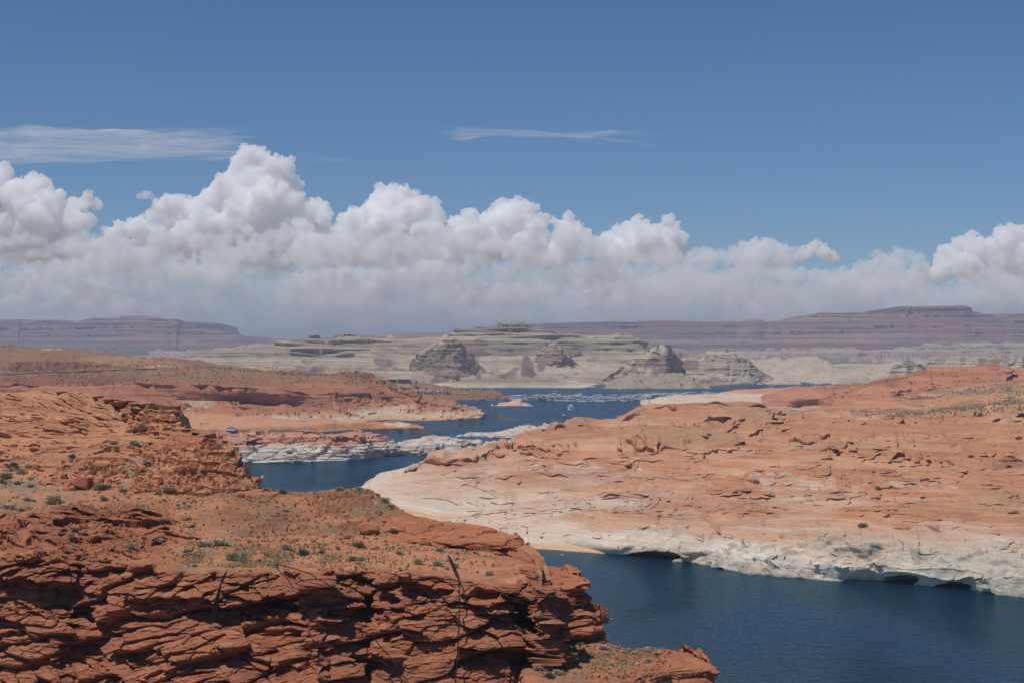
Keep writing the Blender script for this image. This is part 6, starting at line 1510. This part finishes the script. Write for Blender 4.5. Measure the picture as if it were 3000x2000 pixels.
place(houseboat(12, 4.6, 1, canopy=GREY_P, label='white houseboat with a row of windows moored at the orange sand'), on_water(909, 1261), math.radians(3), .95)
place(runabout(4.6, 2., 'small white boat moored right of the windowed houseboat'), on_water(949, 1261.5), math.radians(170), .95)
for x, y, sc, lab in [(1873, 1134.5, 1.3, 'houseboat on the far shore below the rubble slope'), (1965, 1134, 1.0, 'dark houseboat on the far shore right of the pointed peak'), (2035, 1132.5, 1.2, 'houseboat at the far right shore, left of two'), (2057, 1132, .9, 'houseboat at the far right shore, right of two'), (1725, 1136.5, 1., 'low dark boat at the left end of the far shore boats')]:
    place(houseboat(12, 4.4, 1, canopy=BLUE_C, hullm=DARK_H if 'dark' in lab else None, label=lab, group='houseboats along the far shore'), on_water(x, y + 1.5), math.radians(8), sc)
for x, y, lab in [(1628, 1145, 'tiny white speedboat on the open water above the marina'), (1815, 1140, 'tiny white speedboat near the far shore'), (2260, 1128, 'tiny white boat at the far right end of the water')]:
    place(runabout(7, 2.6, lab), on_water(x, y), math.radians(160), 1.2)
# the white ball among the marina boats
m = MB()
for i in range(9):
    for j in range(12):
        pass
bm_v = []; nu, nv = 14, 8
for i in range(nv + 1):
    for j in range(nu):
        th, ph = math.pi * i / nv, 2 * math.pi * j / nu; bm_v.append((1.5 * math.sin(th) * math.cos(ph), 1.5 * math.sin(th) * math.sin(ph), 1.5 + 1.5 * math.cos(th)))
m.add(bm_v, [(i * nu + j, (i + 1) * nu + j, (i + 1) * nu + (j + 1) % nu, i * nu + (j + 1) % nu) for i in range(nv) for j in range(nu)])
rt = empty("radome", on_water(1620, 1171)); tag(rt, 'bright white round dome rising among the marina boats', 'dome')
sphere = m.build("dome", WHITE_P, rt, True); sphere.location = (0, 0, 4.5)
m = MB(); m.tube([(0, 0, -.2), (0, 0, 4.8)], .35, 8); m.box((0, 0, .2), (4, 4, .5)); m.build("mast", GREY_P, rt)

# marina: floating docks and the moored fleet
def dock(xa, ya, xb, yb, label, roof=None):
    a, b = on_water(xa, ya), on_water(xb, yb)
    mid = (a + b) / 2; d = b - a; L = d.length; rz = math.atan2(d.y, d.x)
    root = empty("dock", mid, rz); tag(root, label, 'dock', 'floating docks of the marina')
    m = MB(); m.box((0, 0, .3), (L, 3., .5)); m.build("walkway", WOOD_D, root)
    n = max(2, int(L / 14)); f = MB()
    for i in range(n): f.box((-L / 2 + L * (i + .5) / n, 0, .25), (1.3, 20, .35))
    f.build("finger", WOOD_D, root)
    if roof:
        r = MB(); r.box((0, 0, 5.2), (L * .96, 16, .3)); r.build("roof", roof, root)
        q = MB()
        for i in range(n + 1):
            for sy in (-1, 1): q.tube([(-L * .46 + L * .92 * i / n, sy * 7, .3), (-L * .46 + L * .92 * i / n, sy * 7, 5.2)], .16, 5)
        q.build("post", GREY_P, root)
DR = plain("dock_roof", (.10, .12, .15), .6); DR2 = plain("pale_dock_roof", (.52, .54, .56), .6)
for a in [(1505, 1166, 1620, 1165, 'covered dock at the left end of the marina', DR2), (1610, 1172, 1700, 1171, 'dark roofed dock in the left half of the marina', DR), (1530, 1172, 1600, 1172, 'dark low dock left in front', DR), (1640, 1167, 1740, 1166, 'uncovered dock behind the middle of the marina', None),
          (1700, 1174, 1800, 1172, 'uncovered dock in the middle of the marina', None), (1780, 1172, 1880, 1170, 'uncovered dock right of the middle', None), (1892, 1169, 1960, 1168, 'dark walled covered dock at the right of the marina', DR), (1925, 1162, 2080, 1160, 'long dock behind the pale spit', None),
          (1820, 1164, 1960, 1163, 'rear dock on the right half', DR2), (1360, 1171, 1500, 1168, 'long walkway from the brown point to the marina', None)]:
    dock(*a)
FLEET = [houseboat(21, 6, 2, label='white two deck houseboat moored in the crowded marina', group='boats moored in the marina'),
         houseboat(19, 5.4, 1, canopy=BLUE_C, label='white houseboat with a blue roof canopy moored in the crowded marina', group='boats moored in the marina', slide=True),
         houseboat(22, 6, 2, canopy=BLUE_C, label='two deck houseboat with a dark blue roof moored in the crowded marina', group='boats moored in the marina', slide=True),
         houseboat(16, 5, 1, canopy=WHITE_P, label='white houseboat with a white sun roof moored in the crowded marina', group='boats moored in the marina'),
         runabout(10, 3.4, 'small white cruiser with a blue cover moored in the crowded marina', 'boats moored in the marina', None, BLUE_C)]
rf = random.Random(21); used = set(); spots_m = []
for x0, x1, y0, y1, n in [(1500, 1560, 1163, 1171, 12), (1545, 1640, 1162, 1173, 22), (1630, 1700, 1161, 1174, 18), (1690, 1770, 1164, 1175, 17), (1765, 1850, 1164, 1174, 16), (1840, 1900, 1162, 1172, 12), (1890, 1960, 1158, 1169, 15), (1950, 2030, 1157, 1163, 13), (2020, 2100, 1155, 1160, 11)]:
    for i in range(n):
        spots_m.append((x0 + (x1 - x0) * (i + rf.uniform(.1, .9)) / n, rf.uniform(y0, y1)))
for x, y in spots_m:
    k = rf.choices(range(5), [6, 2, 2, 5, 2])[0]
    o = FLEET[k] if k not in used else copy_tree(FLEET[k]); used.add(k)
    place(o, on_water(x, y), rf.choice([0, math.pi, math.pi / 2, -math.pi / 2]) + rf.uniform(-.2, .2), rf.uniform(.95, 1.35))
for i, k in enumerate(FLEET):
    if i not in used: place(k, on_water(1600 + 40 * i, 1168), 0)
for i in range(4):
    o = copy_tree(FLEET[4]); o["label"] = ['white cruiser at the tip of the brown point, nearest the car park', 'white cruiser beside the walkway from the brown point', 'white cruiser at the start of the marina walkway', 'low white cruiser on the walkway left of the island'][i]
    place(o, on_water([1398, 1430, 1446, 1468][i], 1170.5), rf.uniform(-.2, .2), .9)

# ------------------------------------------------------------------ cars
CARM = [plain("car_white", (.75, .75, .75), .25), plain("car_silver", (.35, .37, .40), .3, .5), plain("car_dark", (.03, .035, .045), .25), plain("car_blue", (.06, .10, .2), .25), plain("car_red", (.25, .04, .03), .25)]
TYRE = plain("tyre", (.02, .02, .02), .9)
def car(mat, label, group=None, truck=False):
    root = empty("pickup_truck" if truck else "parked_car"); tag(root, label, 'truck' if truck else 'car', group)
    m = MB(); m.box((0, 0, .68), (4.6, 1.85, .62), taper=(.97, .93)); m.build("body", mat, root)
    c = MB(); c.box(((.3 if truck else -.2), 0, 1.26), ((1.7 if truck else 2.6), 1.65, .56), taper=(.72, .86)); cb = c.build("window", GLASS, root)
    r = MB(); r.box(((.3 if truck else -.2), 0, 1.56), ((1.2 if truck else 1.85), 1.42, .05)); r.build("roof", mat, root)
    for sx in (-1.4, 1.4):
        for sy in (-.85, .85):
            w = MB(); w.tube([(sx, sy - .1, .34), (sx, sy + .1, .34)], .34, 10); w.build("wheel", TYRE, root)
    return root
CARS = [car(CARM[i], lab, 'vehicles in the marina car park') for i, lab in enumerate(['white car in the packed car park on the brown point', 'silver car in the packed car park on the brown point', 'dark car in the packed car park on the brown point', 'blue car in the packed car park on the brown point', 'red car in the packed car park on the brown point'])]
usedc = set()
for r_ in range(4):
    y = 1143.5 + r_ * 2.1
    for i in range(17):
        x = 1214 + i * 6.3 + rf.uniform(-1.2, 1.2) + r_ * 3
        if x > 1322 - (r_ == 0) * 40: continue
        k = rf.choices(range(5), [6, 4, 3, 2, .6])[0]
        o = CARS[k] if k not in usedc else copy_tree(CARS[k]); usedc.add(k)
        p, n = stand(x, y, ["brown_point"], 4.)
        place(o, p, math.pi / 2 + rf.uniform(-.3, .3), 1.15)
for i, c in enumerate(CARS):
    if i not in usedc: p, n = stand(1250 + 8 * i, 1150, ["brown_point"], 4.); place(c, p, 1.5)
# the road over the left hill and its traffic
rp = []
for x in range(-80, 470, 10):
    y = np.interp(x, [-80, 0, 130, 200, 300, 420, 470], [1095, 1093.5, 1088.5, 1087.5, 1084, 1078.5, 1077])
    p, n = stand(x, y, ["red_hill"], 3.5); rp.append(p)
for _ in range(6): rp = [rp[0]] + [(rp[i - 1] + 2 * rp[i] + rp[i + 1]) / 4 for i in range(1, len(rp) - 1)] + [rp[-1]]
V, F = [], []
for i, p in enumerate(rp):
    for oy, oz in ((-5.5, -1.6), (-4.2, .9), (4.2, 1.1), (6, -.5)): V.append((p.x, p.y + oy, p.z + oz))
for i in range(len(rp) - 1):
    for k in range(3): F.append((i * 4 + k, i * 4 + 4 + k, i * 4 + 5 + k, i * 4 + 1 + k))
me = bpy.data.meshes.new("road"); me.from_pydata(V, [], F); me.materials.append(plain("asphalt", (.10, .095, .09), .9, 0, .2, .2, .3))
tag(link("road", me), 'thin grey highway cut across the left hill', kind='structure')
def on_road(x):
    i = int(np.argmin([abs(1500 + p.x / p.y * FPX - x) for p in rp])); return rp[i] + Vector((0, 0, 1.0))
c1 = car(CARM[0], 'white pickup truck on the left hill road', 'vehicles on the hill road', True); place(c1, on_road(153), math.radians(4), 1.35)
c2 = car(CARM[2], 'dark car on the left hill road', 'vehicles on the hill road'); place(c2, on_road(247), math.radians(4), 1.35)
rt = empty("flatbed_trailer", on_road(146)); tag(rt, 'low dark trailer behind the white pickup truck', 'trailer')
m = MB(); m.box((0, 0, .9), (5.5, 2.2, .25)); m.box((2.9, 0, .7), (1.2, .15, .15)); m.build("bed", DARK_H, rt); m = MB()
for sy in (-1, 1): m.tube([(-.6, sy * 1.1 - .1, .4), (-.6, sy * 1.1 + .1, .4)], .4, 10)
m.build("wheel", TYRE, rt)

# ------------------------------------------------------------------ lodge and trees on the brown point
p, n = stand(1155, 1122, ["brown_point"], 5.)
root = empty("lodge", at(1155, 1121.5, p[1] - 4), 0); tag(root, 'long low two storey lodge with dark window bands on the brown point', 'building')
m = MB(); m.box((0, 0, 3.2), (62, 9, 7.4)); w = m.build("wall", TAN_P, root)
for zz in (2.0, 5.2):
    q = MB(); q.box((0, -4.55, zz), (59, .2, 1.5)); q.build("window", GLASS, w)
q = MB(); q.box((0, -.6, 7.1), (65, 12, .5)); q.box((0, -1.2, 3.6), (64, 11.4, .35)); q.build("roof", plain("lodge_roof", (.20, .15, .12), .8), root)
q = MB(); q.box((6, -5.6, 2.6), (3.2, 2.2, 8.6)); q.build("stair_tower", TAN_P, root)
root = empty("shed", at(1210, 1118.5, p[1] - 8), 0); tag(root, 'small white flat roofed building between two dark trees', 'building')
m = MB(); m.box((0, 0, 1.8), (9, 6, 4.2)); w = m.build("wall", WHITE_P, root); m = MB(); m.box((0, 0, 4.0), (9.8, 6.8, .3)); m.build("roof", WHITE_P, root)
m = MB(); m.box((-2, -3.05, 1.6), (1.6, .1, 2.2)); m.box((2, -3.05, 2.2), (2.4, .1, 1.2)); m.build("window", GLASS, w)
def tree_mesh(seed, kind, R, H, shape):
    rng = np.random.default_rng(seed); m = MB()
    for i in range(620):
        v = rng.normal(size=3); v /= np.linalg.norm(v); rr = rng.uniform(.35, 1.) ** .5
        lump = .72 + .38 * math.sin(3 * v[0] + seed) * math.cos(4 * v[1] + 2 * v[2] + seed)
        c = np.array([v[0] * R * rr * lump, v[1] * R * rr * lump, H * (.58 + .42 * v[2] * rr * lump)])
        s = rng.uniform(.06, .15) * R * 1.6
        a, b = rng.normal(size=3), rng.normal(size=3); a /= np.linalg.norm(a); b -= a * (a @ b); b /= np.linalg.norm(b)
        m.add([c - a * s, c + b * s * .7, c + a * s, c - b * s * .7], [(0, 1, 2, 3)])
    return m.mesh("crown", LEAF[kind])
BARK = plain("bark", (.10, .075, .055), .9)
def tree(x, y, w, h, kind, label, group, seed, d=None):
    p, n = stand(x, y, ["brown_point", "red_hill"], 5.)
    if d: p = at(x, y, d)
    k = p[1] / FPX; R, H = w * k / 2, h * k
    root = empty("tree", p); tag(root, label, 'tree', group)
    link("crown", tree_mesh(seed, kind, R, H, 0), root)
    t = MB(); t.tube([(0, 0, -.5), (.1, 0, H * .3), (.0, .1, H * .6)], .05 * H, 7, .02 * H)
    for a in range(4): t.tube([(0, 0, H * .32), (R * .5 * math.cos(a * 1.6), R * .5 * math.sin(a * 1.6), H * .62)], .022 * H, 5, .008 * H)
    t.build("trunk", BARK, root)
for i, (x, y, w, h, k, lab) in enumerate([(1102, 1118, 9, 9, 'dark', 'dark tree at the left end of the lodge'), (1112, 1117, 8, 7, 'dark', 'second dark tree at the left end of the lodge'), (1125, 1116, 11, 7, 'dark', 'dark spreading tree behind the lodge'), (1203, 1123, 8, 13, 'dark', 'tall dark tree left of the white shed'), (1219, 1123, 10, 16, 'dark', 'tallest dark tree right of the white shed'), (1123, 1123, 6, 7, 'dark', 'small dark tree in front of the lodge')]):
    tree(x, y, w, h, k, lab, 'dark trees round the lodge', 40 + i)
for i, (x, y, w, h) in enumerate([(1150, 1138, 12, 9), (1160, 1141, 14, 13), (1170, 1143, 13, 15), (1181, 1141, 12, 12), (1142, 1133, 10, 8), (1193, 1139, 10, 9), (1222, 1132, 16, 8), (1250, 1136, 12, 6)]):
    tree(x, y, w, h, 'olive', ['grey green tree left in the thicket below the lodge', 'grey green tree in the middle of the thicket below the lodge', 'tallest grey green tree of the thicket below the lodge', 'grey green tree right in the thicket below the lodge', 'small grey green tree at the upper end of the thicket', 'small grey green tree at the lower right of the thicket', 'spreading olive tree on the slope above the car park', 'low olive tree at the back of the car park'][i], 'grey green trees below the lodge', 60 + i)

# ------------------------------------------------------------------ people
SKIN = plain("skin", (.38, .22, .15), .6)
def person(x, y, label, shirt, shorts, pose, seed):
    p, n = stand(x, y, ["slickrock_shore"], 4.)
    me = bpy.data.meshes.new("body")
    a = pose
    J = {'hip': (0, 0, .95), 'belly': (0, 0, 1.12), 'chest': (0, .0, 1.34), 'neck': (0, 0, 1.5), 'head0': (0, -.01, 1.58), 'head1': (0, -.015, 1.70),
         'hl': (.1, 0, .9), 'kl': (.11, -.05 * a, .5), 'al': (.11, .07 * a, .08), 'tl': (.12, -.12 + .05 * a, .03), 'hr': (-.1, 0, .9), 'kr': (-.11, -.12 * a, .5), 'ar': (-.11, -.05 * a, .08), 'tr': (-.12, -.2, .03),
         'sl': (.18, 0, 1.42), 'el': (.25, .04 + .05 * a, 1.14), 'wl': (.25, -.06, .9), 'fl': (.25, -.09, .8), 'sr': (-.18, 0, 1.42), 'er': (-.25, -.02, 1.14), 'wr': (-.22, -.14 * a, .92), 'fr': (-.21, -.18 * a, .83)}
    R = {'hip': .14, 'belly': .13, 'chest': .15, 'neck': .055, 'head0': .085, 'head1': .09, 'hl': .09, 'kl': .06, 'al': .042, 'tl': .035, 'hr': .09, 'kr': .06, 'ar': .042, 'tr': .035, 'sl': .06, 'el': .045, 'wl': .032, 'fl': .035, 'sr': .06, 'er': .045, 'wr': .032, 'fr': .035}
    E = [('hip', 'belly'), ('belly', 'chest'), ('chest', 'neck'), ('neck', 'head0'), ('head0', 'head1'), ('hip', 'hl'), ('hl', 'kl'), ('kl', 'al'), ('al', 'tl'), ('hip', 'hr'), ('hr', 'kr'), ('kr', 'ar'), ('ar', 'tr'),
         ('chest', 'sl'), ('sl', 'el'), ('el', 'wl'), ('wl', 'fl'), ('chest', 'sr'), ('sr', 'er'), ('er', 'wr'), ('wr', 'fr')]
    ks = list(J); me.from_pydata([J[k] for k in ks], [(ks.index(u), ks.index(v)) for u, v in E], [])
    o = link("person", me, loc=p); o.rotation_euler = (0, 0, seed)
    sk = o.modifiers.new("skin", 'SKIN'); sb = o.modifiers.new("sub", 'SUBSURF'); sb.levels = sb.render_levels = 1
    for i, k in enumerate(ks):
        v = me.skin_vertices[0].data[i]; v.radius = (R[k], R[k] * .8 if k in ('chest', 'belly', 'hip') else R[k]); v.use_root = (k == 'hip')
    me.materials.append(SKIN)
    tag(o, label, 'person')
    t = MB(); t.prism([(.2 * math.cos(q), .15 * math.sin(q)) for q in np.linspace(0, 2 * math.pi, 12, endpoint=False)], .98, 1.46, .85)
    for s in (-1, 1): t.tube([(s * .17, 0, 1.42), (s * .25, .02, 1.2)], .075, 8)
    t.build("shirt", shirt, o, True)
    t = MB(); t.prism([(.185 * math.cos(q), .14 * math.sin(q)) for q in np.linspace(0, 2 * math.pi, 12, endpoint=False)], .82, 1.02)
    for s in (-1, 1): t.tube([(s * .1, 0, .9), (s * .112, -.05 * a, .52)], .1, 8)
    t.build("shorts", shorts, o, True)
    t = MB(); V = []
    for i in range(5):
        for j in range(10):
            th, ph = math.pi * .5 * i / 4, 2 * math.pi * j / 10; V.append((.105 * math.sin(th) * math.cos(ph), .115 * math.sin(th) * math.sin(ph), 1.69 + .11 * math.cos(th)))
    t.add(V, [(i * 10 + j, (i + 1) * 10 + j, (i + 1) * 10 + (j + 1) % 10, i * 10 + (j + 1) % 10) for i in range(4) for j in range(10)])
    t.build("hair", plain("hair", (.03, .02, .015), .8), o, True)
    f = MB(); f.box((.03, -.1, 1.66), (.02, .02, .012)); f.box((-.03, -.1, 1.66), (.02, .02, .012)); f.box((0, -.11, 1.63), (.022, .03, .04)); f.box((0, -.1, 1.59), (.045, .015, .01)); f.build("face", plain("face_features", (.2, .09, .07), .6), o)
DKC = plain("dark_cloth", (.035, .03, .04), .9); BRC = plain("brown_cloth", (.10, .06, .045), .9); GRC = plain("olive_cloth", (.09, .085, .05), .9)
person(1869, 1496, 'person in dark clothes standing on the white rock, left of two', DKC, DKC, .3, 2.6)
person(1881, 1493, 'person in brown clothes standing on the white rock, right of two', BRC, DKC, .8, 2.0)
person(1811, 1606, 'lone person in olive clothes standing above the dark water cave', GRC, BRC, .4, 3.4)

# beach things on the sand of the right shore
p, n = stand(1529, 1582, ["slickrock_shore"], 4.)
root = empty("beach_tent", p); tag(root, 'small red and black beach tent on the sand of the right shore', 'tent')
m = MB(); m.add([(-.9, -.7, 0), (.9, -.7, 0), (.9, .7, 0), (-.9, .7, 0), (-.25, 0, 1.45), (.35, 0, 1.45)], [(2, 3, 4, 5), (0, 3, 4), (1, 2, 5)]); m.build("canopy", plain("red_nylon", (.32, .03, .05), .6), root)
m = MB(); m.add([(-.9, -.7, 0), (.9, -.7, 0), (.35, -.02, 1.44), (-.25, -.02, 1.44)], [(0, 1, 2, 3)]); m.add([(-1.1, -1., .04), (1.1, -1., .04), (1.1, .9, .04), (-1.1, .9, .04)], [(0, 1, 2, 3)]); m.build("flap", DKC, root)
for x, y, lab in [(1643, 1609, 'small pale float on the water by the sandy cove, upper'), (1648, 1624, 'small pale float on the water by the sandy cove, lower')]:
    m = MB(); m.prism(hull_outline(1.9, .7, .4), -.05, .18); o = m.build("float", WHITE_P); o.location = on_water(x, y); o.rotation_euler = (0, 0, .5); tag(o, lab, 'float')
p, n = stand(1466, 1556, ["slickrock_shore"], 6.)
m = MB(); m.tube([(0, 0, -.3), (.05, 0, 1.0), (.03, 0, 2.0)], .14, 7, .09); m.box((.1, 0, .05), (.7, .5, .35)); o = m.build("post", POST); o.location = p; tag(o, 'dark post standing behind the rounded outcrop', 'post')
# ------------------------------------------------------------------ air between here and the mesas
hm = bpy.data.materials.new("haze"); hm.use_nodes = True
nt = hm.node_tree; nt.nodes.clear()
out = nt.nodes.new("ShaderNodeOutputMaterial"); v = nt.nodes.new("ShaderNodeVolumePrincipled")
v.inputs["Color"].default_value = (.50, .61, .81, 1); v.inputs["Density"].default_value = 7.5e-5; v.inputs["Anisotropy"].default_value = .1
nt.links.new(v.outputs[0], out.inputs["Volume"])
me = bpy.data.meshes.new("haze")
x0, x1, y0, y1, z0, z1 = -16000, 16000, -600, 64000, -60, 345
V = [(x, y, z) for z in (z0, z1) for y in (y0, y1) for x in (x0, x1)]
me.from_pydata(V, [], [(0, 2, 3, 1), (4, 5, 7, 6), (0, 1, 5, 4), (2, 6, 7, 3), (0, 4, 6, 2), (1, 3, 7, 5)])
me.materials.append(hm)
tag(link("haze", me), 'thin blue haze over the lake and the mesas', kind='stuff')
